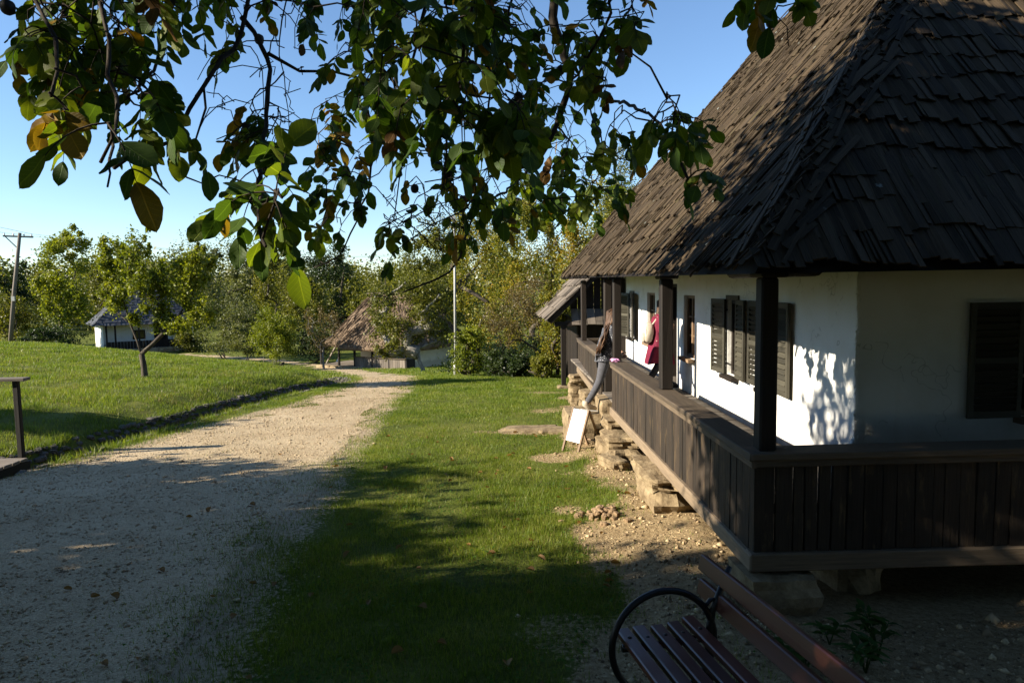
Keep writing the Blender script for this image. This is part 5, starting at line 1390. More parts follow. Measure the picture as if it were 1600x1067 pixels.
tree('background_tree', 'tall olive-gold tree between lamp post and porch house', 760, 905, 262, 565, 830, 37, 'leaf_yellow', 22000, .13, r0=.18, lobes=[(765, 900, 300, 470, 0), (775, 850, 262, 420, .4), (830, 905, 275, 430, -.4), (760, 850, 430, 560, .3), (835, 905, 430, 560, .5)])
tree('background_tree', 'dense green tree in the gap behind the lamp post', 640, 740, 315, 540, 690, 56, 'leaf_olive', 12000, .19, r0=.18)
tree('sparse_tree', 'twiggy brown tree with thin leaves beside the timber shed', 742, 878, 420, 592, 858, 24, 'leaf_brown', 8000, .065, 'bark', .09, 60, 140, .14, lobes=[(748, 850, 440, 540, 0), (790, 876, 420, 520, .4), (750, 810, 490, 560, -.2), (820, 880, 480, 560, .2)])
tree('yellow_tree', 'golden-leaved small tree right against the timber shed', 838, 905, 430, 580, 870, 22.5, 'leaf_yellow', 7000, .075, 'bark', .07, 24, 80, .15)
tree('birch_tree', 'tall slender pale birch towering behind the porch roof', 915, 1012, 185, 430, 965, 52, 'leaf_pale', 9000, .16, 'pale_bark', .16, 30, 90, .13, lobes=[(930, 1000, 205, 330, 0), (915, 960, 250, 380, .3), (960, 1012, 240, 400, -.3), (925, 1010, 320, 440, 0)])
tree('background_tree', 'golden tree close behind the porch house eave', 868, 1000, 250, 520, 925, 34, 'leaf_yellow', 18000, .12, r0=.15)
tree('bright_bush', 'fresh green shrub at the foot of the lamp post', 698, 765, 500, 588, 728, 23.6, 'leaf_fresh', 7000, .075, cat='shrub', r0=.03, multi=3, nl=26, nclump=60, rc=.14)
for i, (x0, x1, yt, yb, Y, lf) in enumerate(((752, 800, 545, 592, 22.6, 'leaf_dark'), (790, 838, 552, 594, 22.2, 'leaf_dark'), (826, 872, 548, 594, 21.6, 'leaf_olive'))):
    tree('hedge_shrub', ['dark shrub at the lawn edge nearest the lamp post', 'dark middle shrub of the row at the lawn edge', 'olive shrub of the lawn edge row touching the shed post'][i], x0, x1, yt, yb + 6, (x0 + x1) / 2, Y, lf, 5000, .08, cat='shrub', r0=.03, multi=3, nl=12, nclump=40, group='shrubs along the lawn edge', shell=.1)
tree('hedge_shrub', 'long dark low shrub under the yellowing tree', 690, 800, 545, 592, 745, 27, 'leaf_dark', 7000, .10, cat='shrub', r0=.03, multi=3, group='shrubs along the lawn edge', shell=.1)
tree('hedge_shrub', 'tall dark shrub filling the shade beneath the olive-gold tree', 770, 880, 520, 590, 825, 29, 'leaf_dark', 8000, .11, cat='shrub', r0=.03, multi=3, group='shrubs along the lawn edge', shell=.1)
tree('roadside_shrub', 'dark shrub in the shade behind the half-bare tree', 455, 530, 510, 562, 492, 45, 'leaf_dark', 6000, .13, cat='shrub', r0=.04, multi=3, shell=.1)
tree('roadside_shrub', 'low green shrub between the cottage and soft bush', 270, 325, 505, 553, 298, 56, 'leaf_olive', 5000, .15, cat='shrub', r0=.04, multi=3, shell=.1)
tree('roadside_shrub', 'low dark shrub at the foot of the leaning pole', 40, 132, 505, 548, 100, 44, 'leaf_dark', 6000, .13, cat='shrub', r0=.04, multi=3, shell=.1)
# shade trees out of view: bank crowns shade the path, the others are added to dim skylight
def shade_tree(name, label, bpos, ells, n, ls, leaf):
    P, CL = crown_points([(c, r) for c, r in ells], n, 150, .15, .2)
    px, py, d = proj(P); P = P[~((px > -70) & (px < 1670) & (py > -90) & (py < 1100))]
    pc, qc, dc = proj(CL); CL = CL[~((pc > -70) & (pc < 1670) & (qc > -90))]
    root = base(name, bpos, label, 'tree')
    V = leaf_quads(P, ls)
    o = bpy.data.objects.new('crown', np_mesh('crown', V, np.arange(len(V)).reshape(-1, 4), MAT[leaf])); COL.objects.link(o); wlink(o, root)
    trunk_mesh(bpos, Vector(bpos) + Vector((.2, 0, 2.2)), CL, .26, 26, 'bark').build('trunk', MAT['bark'], root)
shade_tree('shade_tree', 'wide old tree on the bank beside the footbridge shading the gravel', (-11.3, 4.2, gz(-11.3, 4.2)), [((-11.6, 6.2, 2.7), (2.6, 1.9, 1.7)), ((-10.5, .9, 4.1), (3.2, 2.1, 2.0)), ((-10.6, 3.4, 2.8), (2.6, 2.2, 1.5)), ((-8.2, 1.2, 3.0), (2.0, 2.0, 1.5))], 54000, .19, 'leaf_olive')
shade_tree('shade_tree', 'young bushy tree on the bank whose shade crosses the footbridge rail', (-14.6, 11.2, gz(-14.6, 11.2)), [((-14.4, 11.0, 2.4), (1.6, .9, 1.3))], 7000, .16, 'leaf_olive')
shade_tree('shade_tree', 'unseen dense tree added beside the porch house to darken its end wall', (6.5, -1.6, gz(6.5, -1.6)), [((5.6, -1.2, 4.2), (3.6, 2.2, 3.0)), ((3.2, -2.6, 5.0), (2.6, 2.0, 2.6)), ((8.5, -1.0, 5.0), (3, 3, 3.2))], 22000, .2, 'leaf_dark')  # not seen; added to cut the skylight reaching the end wall
shade_tree('shade_tree', 'unseen dense tree added behind the bench and viewer to block skylight', (.5, -5.5, 0), [((.5, -5.2, 5.2), (4.5, 2.6, 3.6)), ((-4.5, -5.5, 5.0), (3.5, 2.6, 3.4))], 22000, .22, 'leaf_dark')  # added behind the view to block skylight from the foreground and house end

for (x, y, rr, lb) in ((-10.5, -4.5, 3.6, 'unseen spreading tree added on the bank behind the viewer to block skylight'), (-5.0, -9.5, 4.2, 'unseen tall tree added farthest behind the viewer to block skylight on the path side'), (6.0, -8.0, 4.2, 'unseen tall tree added behind the viewer to block skylight on the house side'), (12.5, -1.0, 3.8, 'unseen tree added past the far end of the porch rail to block skylight')):  # added out of view to close sky gaps and dim the end wall
    shade_tree('shade_tree', lb, (x, y, gz(x, y)), [((x, y, 4.6), (rr, rr * .8, 4.2)), ((x + 1, y + .5, 2.0), (rr, rr * .7, 1.8)), ((x, y - .5, 1.0), (rr * 1.2, rr * .9, 1.3))], 21000, .26, 'leaf_dark')

# the far woods, one mass of treetops
P = []
for i in range(150):
    Y = rng.uniform(84, 120); px = rng.uniform(-150, 1250); c = at(px, 440, Y); top = at(px, rng.uniform(392, 432) if px < 900 else rng.uniform(360, 420), Y).z
    r = rng.uniform(2.2, 4.2); zc = max(top - r * .8, -1); g = rng.normal(size=(420, 3)) * .42
    P.append(np.array([c.x, Y, zc]) + g * np.array([r, r, r * .9])); P.append(np.array([c.x, Y, (zc - 2.7) / 2]) + rng.uniform(-1, 1, (260, 3)) * np.array([r * .9, r, (zc + 2.7) / 2]))
P = np.concatenate(P); P = P[P[:, 2] > -2.7]
V = leaf_quads(P, .55); o = bpy.data.objects.new('far_woods', np_mesh('far_woods', V, np.arange(len(V)).reshape(-1, 4), MAT['leaf_olive'])); COL.objects.link(o); tag(o, kind='stuff')

# two stakes and a small post where the path bends
for i, (px, py, h) in enumerate(((412, 567, .75), (437, 569, .7))):
    x, y = hit(px, py); k = MB(); k.tube([(0, 0, -.1), (.01, 0, h * .5)], .022, 6); o = k.build('stake', MAT['grey_wood'], loc=(x, y, gz(x, y))); tag(o, ['thin grey stake just before the bright bush', 'thin grey stake close against the bright bush stems'][i], 'stake', 'stakes by the bend of the path')
# ================================================================== THE WALNUT OVERHEAD
def leaflet_mesh_arrays(var):
    r_ = np.random.default_rng(100 + var)
    ts = np.array([0, .09, .24, .42, .62, .82, .955, 1.0]); W = r_.uniform(.56, .72); pw = r_.uniform(.95, 1.18)
    hw = np.sin(np.pi * ts ** pw) ** .62 * W / 2; hw[0] = .012; hw[-1] = .03
    curl = r_.uniform(-.12, .30); fold = r_.uniform(.05, .40); wav = r_.uniform(.0, .035); side = r_.uniform(-.10, .10)
    V = []; U = []
    for i, (t, h) in enumerate(zip(ts, hw)):
        for j, s in enumerate((-1, -.5, 0, .5, 1)):
            rag = 1 + r_.uniform(-.10, .06) * (abs(s) == 1)
            V.append((t - .04 * abs(s), s * h * rag + side * t * t, fold * .6 * abs(s) * h - curl * t * t + wav * math.sin(9 * t + 3 * s)))
    F = [(i * 5 + j, i * 5 + j + 1, (i + 1) * 5 + j + 1, (i + 1) * 5 + j) for i in range(len(ts) - 1) for j in range(4)]
    return np.array(V), np.array(F)
LV = [leaflet_mesh_arrays(i) for i in range(8)]
LUV = [v[f.ravel()][:, :2] for v, f in LV]
def wmat(name, cols, trans, tw, patch):
    return leafmat(name, cols, trans, tw=tw, rough=.55, spec=.25, per_object=True, patch=patch, nscale=2.0, veins=True)
WM = [wmat('walnut_leaf_green', [(.025, .058, .008), (.048, .095, .011), (.080, .138, .015)], (1.0, 1.0, .4), .48, (.05, .040, .015)),
      wmat('walnut_leaf_light', [(.065, .105, .009), (.11, .155, .012), (.16, .19, .014)], (1.0, 1.0, .35), .58, (.07, .05, .015)),
      wmat('walnut_leaf_yellow', [(.14, .10, .010), (.24, .155, .012), (.30, .17, .014)], (1.0, .95, .4), .5, (.10, .045, .012)),
      wmat('walnut_leaf_brown', [(.055, .030, .010), (.11, .055, .014), (.16, .085, .018)], (1.0, .9, .5), .35, (.04, .02, .01))]
LM = {}
def leaf_me(v, m):
    if (v, m) not in LM:
        LM[(v, m)] = np_mesh('leaf', LV[v][0], LV[v][1], WM[m], uvs=LUV[v], smooth=True)
    return LM[(v, m)]

tbase = Vector((-6.6, 1.0, gz(-6.6, 1.0)))
walnut = base('walnut_tree', tuple(tbase), 'old walnut tree with drooping leafy branches hanging over the path', 'tree')
net_p = []; net_r = []           # points twigs may grow from
tw = MB()
def limb(pts, r0, r1, n=8, mb=None, wob=.0):
    pts = [Vector(p) for p in pts]; out = []
    for i in range(len(pts) - 1):
        k = max(1, int((pts[i + 1] - pts[i]).length / .09))
        p0 = pts[max(i - 1, 0)]; p3 = pts[min(i + 2, len(pts) - 1)]
        for j in range(k):
            t = j / k; a, b_ = pts[i], pts[i + 1]
            q = .5 * ((2 * a) + (b_ - p0) * t + (2 * p0 - 5 * a + 4 * b_ - p3) * t * t + (3 * a - p0 - 3 * b_ + p3) * t ** 3)
            out.append(q + Vector((rnd.gauss(0, wob), rnd.gauss(0, wob), rnd.gauss(0, wob))))
    out.append(pts[-1]); L_ = len(out)
    rr = [r0 + (r1 - r0) * i / (L_ - 1) for i in range(L_)]
    rr = [r * (1 + rnd.uniform(-.10, .16)) for r in rr]
    (mb or tw).tube(out, rr, n)
    for p, r in zip(out, rr): net_p.append(p); net_r.append(r)
    return out
trk = MB()
limb([tbase - Vector((0, 0, .3)), tbase + Vector((.05, .05, 1.0)), tbase + Vector((.25, .2, 2.7))], .36, .27, 14, trk)
fork = tbase + Vector((.25, .2, 2.7))
L1 = limb([fork, (-5.3, 1.9, 4.0), (-3.4, 2.7, 4.9), (-1.4, 3.5, 5.2), (.0, 4.4, 5.2), (.45, 5.2, 4.75)], .17, .05, 10, trk, .01)
L2 = limb([fork, (-5.6, 2.2, 3.9), (-4.0, 3.0, 4.5), (-2.6, 3.4, 4.2), (-1.8, 3.4, 3.9)], .12, .035, 9, trk, .01)
L3 = limb([fork, (-6.2, .2, 4.6), (-5.0, -1.6, 6.2), (-3.2, -2.2, 7.0)], .15, .04, 9, trk, .01)
L4 = limb([(-3.4, 2.7, 4.9), (-2.2, 2.2, 5.9), (-.4, 2.2, 6.3), (1.1, 2.8, 5.3)], .08, .03, 8, trk, .01)
L5 = limb([fork, (-7.4, 2.0, 4.9), (-8.0, 3.2, 6.6)], .14, .05, 9, trk, .01)
L6 = limb([(-2.6, 3.4, 4.2), (-2.0, 2.4, 3.9), (-1.3, 2.0, 3.3)], .035, .02, 8, trk, .005)
trk.build('trunk', MAT['bark'], walnut)
nmain = len(net_p)
def W(pts): return [at(*p) for p in pts]
def hang(pts, r0, r1, wob=.006, join=True):
    w = W(pts)
    if join:      # carry it up to the nearest limb outside the picture
        top = w[0]; j = min(range(nmain), key=lambda i: (net_p[i] - top).length + 2 * max(0, top.z + .15 - net_p[i].z))
        w = [net_p[j], net_p[j].lerp(top, .5) + Vector((0, 0, .12))] + w
    return limb(w, r0, r1, 6, tw, wob)
hang([(862, -60, 5.3), (868, 45, 5.3), (890, 110, 5.3), (885, 150, 5.4), (868, 195, 5.5), (855, 225, 5.5), (830, 258, 5.4), (785, 268, 5.2)], .050, .012)
hang([(855, 225, 5.5), (805, 285, 5.0), (765, 315, 4.3), (737, 340, 3.8), (719, 400, 3.7), (676, 440, 3.6), (629, 457, 3.5)], .011, .004, join=False)
hang([(880, 140, 5.4), (945, 152, 4.4), (990, 167, 3.7), (1030, 192, 3.1), (1060, 242, 3.0), (1090, 302, 2.9)], .012, .006, join=False)
hang([(900, 140, 5.2), (925, 180, 4.6), (945, 230, 4.2), (990, 253, 4.0)], .007, .003, join=False)
hang([(383, -60, 3.2), (381, 28, 3.1), (361, 78, 3.0), (342, 93, 2.9), (317, 139, 2.8), (299, 171, 2.75), (271, 214, 2.7), (256, 231, 2.6), (214, 239, 2.4), (178, 263, 2.3)], .015, .006)
hang([(317, 139, 2.8), (322, 171, 2.8), (303, 217, 2.75), (304, 242, 2.7)], .006, .003, join=False)
hang([(265, 228, 2.65), (266, 249, 2.6), (295, 278, 2.6), (322, 289, 2.55)], .005, .0025, join=False)
hang([(381, 28, 3.1), (417, 86, 3.1), (416, 160, 2.9), (411, 254, 2.5), (402, 330, 2.0), (415, 385, 1.7)], .011, .004, join=False)
hang([(417, 86, 3.1), (469, 114, 3.2), (521, 116, 3.3), (600, 130, 3.4)], .008, .004, join=False)
hang([(437, -50, 3.6), (437, 86, 3.5), (454, 172, 3.4), (452, 205, 3.4)], .007, .002)
hang([(573, -50, 4.6), (560, 80, 4.7), (573, 172, 4.8), (590, 215, 4.9), (580, 260, 4.9), (573, 302, 4.9), (547, 366, 4.9), (530, 400, 4.8), (491, 418, 4.8)], .018, .004)
hang([(650, -50, 3.0), (645, 100, 3.2), (640, 210, 3.6), (625, 280, 3.8), (616, 340, 3.8)], .012, .003)
hang([(40, -50, 2.2), (70, 25, 2.1), (85, 60, 2.0), (90, 110, 1.9), (80, 150, 1.8)], .010, .004)
hang([(150, -50, 2.4), (165, 60, 2.2), (180, 150, 2.0), (172, 230, 1.6), (168, 292, 1.3)], .009, .002)
hang([(720, -60, 2.6), (725, 60, 2.7), (715, 150, 3.0), (700, 220, 3.4), (690, 300, 3.8)], .012, .004)
hang([(550, -60, 3.4), (560, 40, 3.4), (600, 110, 3.3), (640, 150, 3.2), (690, 170, 2.8)], .011, .004)
hang([(960, -60, 3.2), (955, 20, 3.2), (920, 90, 3.4), (890, 130, 3.8)], .010, .005)
hang([(1180, -40, 2.7), (1205, 15, 2.7), (1225, 45, 2.7), (1232, 72, 2.7)], .006, .002)
hang([(270, -40, 3.0), (260, 40, 2.9), (240, 110, 2.6), (200, 150, 2.3)], .010, .004)
hang([(800, -60, 3.4), (790, 40, 3.4), (770, 120, 3.4), (760, 200, 3.4), (740, 260, 3.6)], .011, .004)
hang([(868, 195, 5.5), (900, 235, 5.8), (925, 275, 6.0), (930, 320, 6.0)], .008, .003, join=False)

leaves = []      # (matrix, variant, material)
def add_leaf(p, d, nrm, ln, m):
    d = d.normalized(); s = nrm.cross(d)
    if s.length < 1e-3: s = Vector((1, 0, 0)).cross(d)
    s.normalize(); n_ = d.cross(s)
    mt = Matrix(((d.x, s.x, n_.x, p.x), (d.y, s.y, n_.y, p.y), (d.z, s.z, n_.z, p.z), (0, 0, 0, 1))) @ Matrix.Diagonal((ln, ln, ln, 1))
    leaves.append((mt, rnd.randrange(8), m))
def compound(p, d, yel, size=1.0):
    """a walnut leaf: a stalk with paired leaflets and one at the tip"""
    L_ = rnd.uniform(.15, .26) * size; d = Vector(d).normalized(); P = [Vector(p)]; k = 5
    for i in range(k):
        d = (d + Vector((0, 0, -.22))).normalized(); P.append(P[-1] + d * L_ / k)
    tw.tube(P, [.0022, .002, .0018, .0016, .0013, .001], 4)
    side0 = d.cross(Vector((rnd.uniform(-.4, .4), rnd.uniform(-.4, .4), 1))).normalized()
    m = 2 if rnd.random() < yel else (1 if rnd.random() < .55 else 0)
    if rnd.random() < .02 and (Vector(p) - Vector((0, 0, EYE))).length > 2.6: m = 3
    def mm(): return m if rnd.random() < .85 else (rnd.choice((0, 1, 1, 2)) if rnd.random() < .5 + yel else 0)
    for idx in ((2, 3, 4) if rnd.random() < .6 else (3, 4)):
        for sg in (-1, 1):
            if rnd.random() < .18: continue
            dl = (P[idx] - P[idx - 1]).normalized()
            dd = dl * rnd.uniform(.2, .7) + side0 * sg * rnd.uniform(.6, 1) + Vector((0, 0, rnd.uniform(-.75, .05)))
            nr = Vector((rnd.gauss(0, .55), rnd.gauss(-.15, .55), .75))
            add_leaf(P[idx], dd, nr, rnd.uniform(.075, .118) * size, mm())
    add_leaf(P[-1], d + Vector((rnd.uniform(-.3, .3), rnd.uniform(-.3, .3), -.25)), Vector((rnd.gauss(0, .6), rnd.gauss(-.2, .6), .7)), rnd.uniform(.095, .14) * size, mm())

NP = [np.array(p) for p in net_p]
def grow(p, r=.0035):
    """a thin twig from the nearest branch to p"""
    A = np.array(NP); dist = np.linalg.norm(A - np.array(p), axis=1); up_pen = np.clip(np.array(p)[2] - A[:, 2], 0, None) * .8
    b_ = Vector(A[int(np.argmin(dist + up_pen))]); p = Vector(p); Ln = (p - b_).length
    k = max(3, int(Ln / .07)); off = Vector((rnd.gauss(0, .14), rnd.gauss(0, .14), rnd.uniform(.05, .26))) * Ln; P = []
    for i in range(k + 1):
        t = i / k; P.append(b_.lerp(p, t) + off * math.sin(math.pi * t) + Vector((rnd.gauss(0, .009), rnd.gauss(0, .009), rnd.gauss(0, .009))))
    r0 = min(.007, r + Ln * .003)
    tw.tube(P, [r0 + (.0022 - r0) * i / k for i in range(k + 1)], 5)
    for q in P[1:]: NP.append(np.array(q))
    return P
CLUST = [(150, 50, 120, 60, 2.6, 15, .05), (45, 95, 55, 50, 1.9, 6, .55), (165, 140, 80, 75, 2.0, 10, .10), (235, 40, 80, 55, 3.0, 11, .04), (105, 190, 55, 45, 1.7, 5, .10), (190, 215, 55, 40, 1.8, 5, .05), (243, 262, 30, 22, 1.7, 2, 0),
         (90, 250, 14, 10, 1.5, 1, 1.0), (410, 262, 50, 32, 2.2, 6, .03), (392, 330, 34, 45, 1.75, 4, .0), (415, 385, 22, 22, 1.4, 2, 0), (160, 285, 8, 8, 1.15, 1, 0), (430, 395, 12, 16, 1.35, 2, 0), (375, 385, 14, 10, 1.6, 1, 0), (120, 110, 90, 60, 2.6, 8, .1), (330, 12, 90, 35, 3.4, 9, .1), (445, 30, 60, 40, 3.8, 4, .15), (355, 110, 36, 36, 3.3, 2, .1), (400, 205, 50, 40, 3.2, 4, .2),
         (545, 80, 70, 80, 3.3, 10, .05), (630, 55, 90, 60, 2.7, 13, .02), (720, 70, 80, 80, 2.8, 14, .05), (800, 55, 70, 70, 3.5, 12, .16), (660, 160, 95, 55, 2.4, 12, .02), (740, 195, 85, 60, 2.5, 12, .02), (760, 110, 60, 50, 3.2, 6, .35), (845, 120, 75, 80, 3.8, 12, .14), (910, 80, 45, 55, 3.4, 7, .03),
         (575, 165, 55, 55, 5.0, 7, .22), (525, 240, 38, 75, 4.8, 13, .32), (535, 330, 36, 50, 4.8, 9, .25), (590, 190, 40, 60, 4.9, 7, .2), (640, 245, 70, 50, 3.9, 7, .12), (720, 285, 60, 55, 3.9, 8, .08), (800, 225, 85, 60, 4.2, 13, .05), (880, 215, 60, 65, 5.6, 15, .03), (935, 285, 50, 42, 6.0, 11, .03), (850, 305, 85, 36, 5.9, 17, .02), (900, 320, 50, 26, 6.2, 8, .02), (780, 335, 48, 26, 3.3, 6, .03), (690, 330, 50, 26, 3.8, 4, .1), (615, 395, 32, 42, 3.3, 5, .05), (715, 395, 30, 30, 3.7, 2, .2),
         (965, 25, 32, 30, 3.0, 4, .02), (985, 62, 16, 24, 2.6, 2, 0), (940, 130, 35, 45, 3.2, 5, .02), (1062, 218, 42, 26, 2.8, 7, 0), (1085, 305, 26, 18, 2.9, 2, .05), (985, 225, 34, 24, 3.0, 3, .03), (1010, 270, 12, 10, 2.8, 1, 1.0), (1200, 12, 36, 18, 2.7, 4, .05), (1238, 62, 16, 18, 2.6, 1, 0)]
order = []
for (cx, cy, rx, ry, dp, n, yl) in CLUST:
    for i in range(int(n * (1.22 if dp < 4.5 else 1.1) + .5)):
        a = rnd.uniform(0, 6.28); r = math.sqrt(rnd.random()); order.append((cx + math.cos(a) * r * rx, cy + math.sin(a) * r * ry - 110 / dp, (dp if dp > 2.3 else dp * 1.30) * rnd.uniform(.88, 1.12), yl))
rnd.shuffle(order)
for (px, py, dp, yl) in order:
    p = at(px, py, dp); P = grow(p)
    d = (P[-1] - P[-2]).normalized()
    big = (.76 if dp < 2.6 else .66) if dp < 4.6 else .98
    compound(P[-1], d + Vector((rnd.gauss(0, .5), rnd.gauss(0, .5), -.2)), yl, big)
    if rnd.random() < .62: compound(P[-1], d + Vector((rnd.gauss(0, .9), rnd.gauss(0, .9), .1)), yl, .9 * big)
    if len(P) > 5 and rnd.random() < .35: compound(P[len(P) // 2], Vector((rnd.gauss(0, 1), rnd.gauss(0, 1), -.2)), yl, .75)
# bare twiglets
for i in range(170):
    px, py = rnd.choice(((rnd.uniform(300, 480), rnd.uniform(0, 220)), (rnd.uniform(480, 960), rnd.uniform(0, 360)), (rnd.uniform(600, 740), rnd.uniform(280, 400)))); p = at(px, py, rnd.uniform(2.8, 4.1)); grow(p, .0022)
tw.build('branch', MAT['twig'], walnut)
# the dark hanging nuts
nut = MB(); nut.rock((0, 0, 0), (1, 1, 1.12), 4, rough=.10, boxy=.05); nme = nut.mesh('nut', plain('walnut_husk', (.014, .012, .008), .6))
for (px, py, dp) in ((78, 150, 2.4), (386, 199, 3.2), (405, 62, 3.4), (377, 241, 3.2), (432, 232, 3.2), (648, 295, 3.8), (684, 260, 3.8), (700, 272, 3.8), (810, 152, 3.3), (815, 230, 3.3), (12, 12, 2.4), (876, 110, 3.6), (725, 262, 3.6), (1206, 34, 2.7)):
    p = at(px, py, dp); s = .036; P = grow(p + Vector((0, 0, .03)), .002)
    o = child('nut', nme, walnut, loc=p, scale=(s, s, s)); o.data.polygons.foreach_set('use_smooth', np.ones(len(o.data.polygons), bool))
# unseen overhead crown, lobes added to block sun and sky from the house end
P, CL = crown_points([((-3.2, 2.6, 6.0), (3.6, 3.0, 1.6)), ((-6.4, .2, 7.0), (3.2, 2.6, 1.7)), ((-.4, 2.6, 5.9), (2.6, 2.2, 1.3)), ((-3.6, -1.5, 6.6), (3.6, 2.8, 2.2)), ((.9, 3.6, 5.6), (1.3, 1.3, .7)), ((-1.6, 3.6, 6.0), (1.5, 1.0, .8)), ((-2.2, 3.5, 4.9), (1.4, .9, .55)), ((-3.4, 3.0, 5.4), (1.6, 1.2, .6)), ((-6.2, 2.8, 5.5), (2.2, 1.4, 1.7)), ((-6.0, 2.4, 4.6), (2.0, 1.3, 1.0)), ((-5.6, 3.1, 5.6), (1.6, .8, .9))], 31000, 420, .15, .15)
px, py, d = proj(P); P = P[~((px > -60) & (px < 1660) & (py > -25) & (py < 1100))]
V0 = leaf_quads(P, .17)
# the 300 leaves that show largest become parts, the rest one foliage part
ctr = np.array([list(m_ @ Vector((.5, 0, 0))) for m_, v, k in leaves]); nr = np.array([list(m_.to_3x3() @ Vector((0, 0, 1))) for m_, v, k in leaves]); sc = np.linalg.norm(nr, axis=1)
px, py, d = proj(ctr); vis = (px > 0) & (px < 1600) & (py > 0) & (py < 1067)
vd = ctr - np.array([0, 0, EYE]); vd /= np.linalg.norm(vd, axis=1)[:, None]
ar = np.where(vis, sc ** 2 / d ** 2 * (np.abs((vd * nr).sum(1) / sc) + .1), 0)
top = set(np.argsort(-ar)[:300].tolist())
fv = []; ff = []; fm = []; fu = []; nv = 0
for i, (m_, v, k) in enumerate(leaves):
    if i in top:
        o = bpy.data.objects.new('leaf', leaf_me(v, k)); COL.objects.link(o); wlink(o, walnut); o.matrix_basis = m_
    else:
        A = np.array(m_.to_3x3()); fv.append(LV[v][0] @ A.T + np.array(m_.translation)); ff.append(LV[v][1] + nv); nv += len(LV[v][0]); fm += [k] * len(LV[v][1]); fu.append(LUV[v])
fv.append(V0); q = np.arange(len(V0)).reshape(-1, 4) + nv; ff.append(q); fm += [0] * len(q); fu.append(np.tile([[0, .3], [.5, .3], [1, .3], [.5, .3]], (len(q), 1)))
o = bpy.data.objects.new('foliage', np_mesh('foliage', np.concatenate(fv), np.concatenate(ff), WM, fm, uvs=np.concatenate(fu), smooth=True)); COL.objects.link(o); wlink(o, walnut); tag(o, kind='stuff')

# ================================================================== SMALL PLANTS AND FALLEN LEAVES
WEED = [leafmat('weed_leaf', [(.020, .050, .008), (.040, .085, .012), (.06, .11, .02)], (1, 1, .4), tw=.35, per_object=True)]
wme = []
for v in range(4):
    Vv = LV[v][0].copy(); Vv[:, 1] *= .52; Vv[:, 2] -= .25 * Vv[:, 0] ** 2; wme.append(np_mesh('leaf', Vv, LV[v][1], WEED[0], smooth=True))
def weed(px, py, z, label, n, h):
    c = atz(px, py, z); c.z = gz(c.x, c.y)
    r = base('weed_plant', tuple(c), label, 'plant', 'weeds by the porch')
    k = MB()
    for s in range(n):
        a = rnd.uniform(0, 6.28); tip = c + Vector((math.cos(a) * h * .45, math.sin(a) * h * .45, h * rnd.uniform(.7, 1.1))); md = c.lerp(tip, .5) + Vector((0, 0, h * .15)); k.tube([c, md, tip], [.005, .004, .002], 5)
        for j in range(7):
            t = .35 + .65 * j / 6; p = c.lerp(md, t * 2) if t < .5 else md.lerp(tip, t * 2 - 1); aa = a + j * 2.4; d = Vector((math.cos(aa), math.sin(aa), rnd.uniform(.1, .7))).normalized()
            sx = d.cross(Vector((0, 0, 1))).normalized(); nz = sx.cross(d); ln = rnd.uniform(.07, .12)
            o = bpy.data.objects.new('leaf', rnd.choice(wme)); COL.objects.link(o); wlink(o, r)
            o.matrix_basis = Matrix(((d.x, sx.x, nz.x, p.x), (d.y, sx.y, nz.y, p.y), (d.z, sx.z, nz.z, p.z), (0, 0, 0, 1))) @ Matrix.Diagonal((ln, ln, ln, 1))
    k.build('stem', WEED[0], r)
weed(1296, 1016, -.20, 'small upright green weed between the bench back and house', 2, .14)
weed(1372, 1035, -.20, 'bushy green weed with long leaves on sunlit earth', 5, .24)
weed(1352, 1062, -.20, 'low leafy weed at the bottom frame edge', 4, .16)
weed(1258, 1060, -.20, 'spreading weed showing under the bench slats', 4, .14)
weed(1218, 1046, -.20, 'thin weed shoot between the two bench back slats', 2, .16)

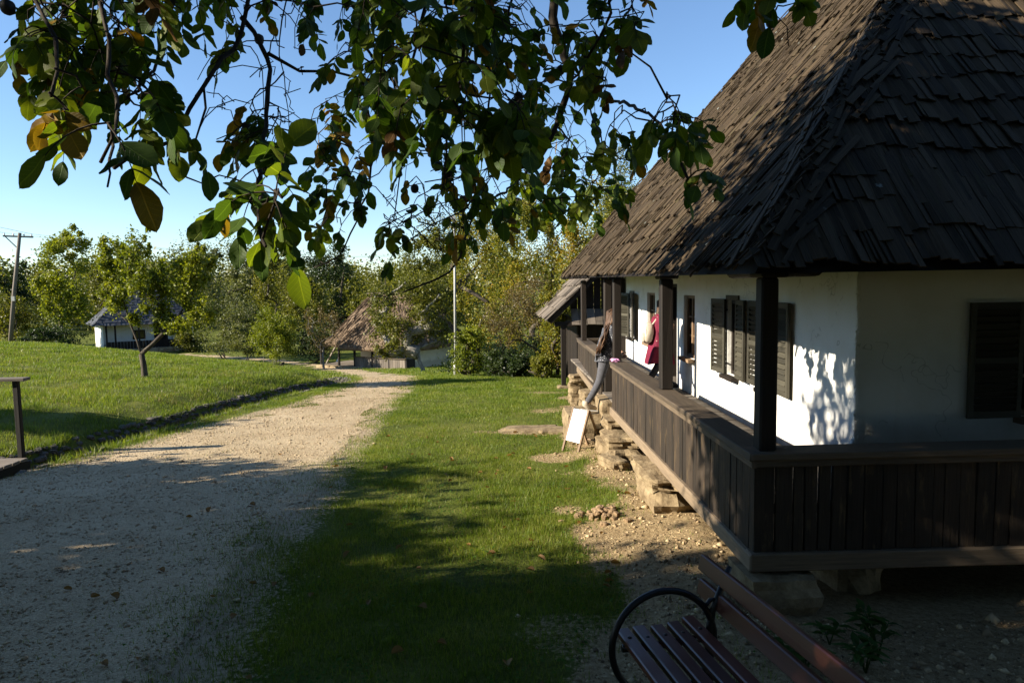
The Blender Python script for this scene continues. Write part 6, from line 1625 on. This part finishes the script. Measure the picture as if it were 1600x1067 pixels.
fl = [np_mesh('fallen_leaf', np.stack([LV[v][0][:, 0] - .5, LV[v][0][:, 1], np.abs(LV[v][0][:, 1]) * 1.1 + .3 * (LV[v][0][:, 0] - .5) ** 2], 1), LV[v][1], WM[3], smooth=True) for v in range(6)]
cnt = 0
while cnt < 110:
    y = 2.6 + 9 * rnd.random() ** 1.2; x = rnd.uniform(-3.4, 2.2)
    if x > 1.45 and y > 4.2: continue
    dm = float(dirt_mask(np.array([x]), np.array([y]))[0])
    if rnd.random() < .35 * (x < -1.4): continue
    s = rnd.uniform(.045, .085)
    o = bpy.data.objects.new('fallen_leaf', fl[cnt % 6]); COL.objects.link(o); o.location = (x, y, gz(x, y) + (.018 if dm < .5 else .006)); o.scale = (s, s, s); o.rotation_euler = (rnd.gauss(0, .18), rnd.gauss(0, .18), rnd.uniform(0, 6.28))
    if rnd.random() < .2: o.rotation_euler.x += math.pi
    onp = bool(pathdist_in(np.array([x]), np.array([y]))[0])
    if onp: tag(o, 'dry curled brown leaf fallen on the gravel path', 'fallen leaf', 'fallen leaves on the gravel path'); cnt += 1; continue
    tag(o, 'dry curled brown leaf fallen on the bare earth' if dm > .5 else 'dry curled brown leaf fallen on the grass', 'fallen leaf', 'fallen leaves on the bare earth' if dm > .5 else 'fallen leaves on the grass'); cnt += 1
# fresh earth heap on the lawn
k = MB()
for i in range(60):
    a = rnd.uniform(0, 6.28); r = abs(rnd.gauss(0, .13)); s = rnd.uniform(.03, .075); x, y = .98 + math.cos(a) * r * 1.3, 6.55 + math.sin(a) * r
    k.rock((x, y, gz(x, y) + max(0, .09 - r * .4) * rnd.random()), (s, s, s * .8), i, sub=1, rough=.3, boxy=.2, rz=a)
m_, nt, b, o = newmat('heap_earth'); L(nt, ramp(nt, noise_tex(nt, coords(nt), 30, 4), [(.35, (.12, .075, .035)), (.65, (.30, .20, .11))]), b.inputs['Base Color']); b.inputs['Roughness'].default_value = .95
o = k.build('earth_heap', m_); tag(o, 'small heap of crumbly brown earth on the lawn edge', 'earth heap', kind='stuff')
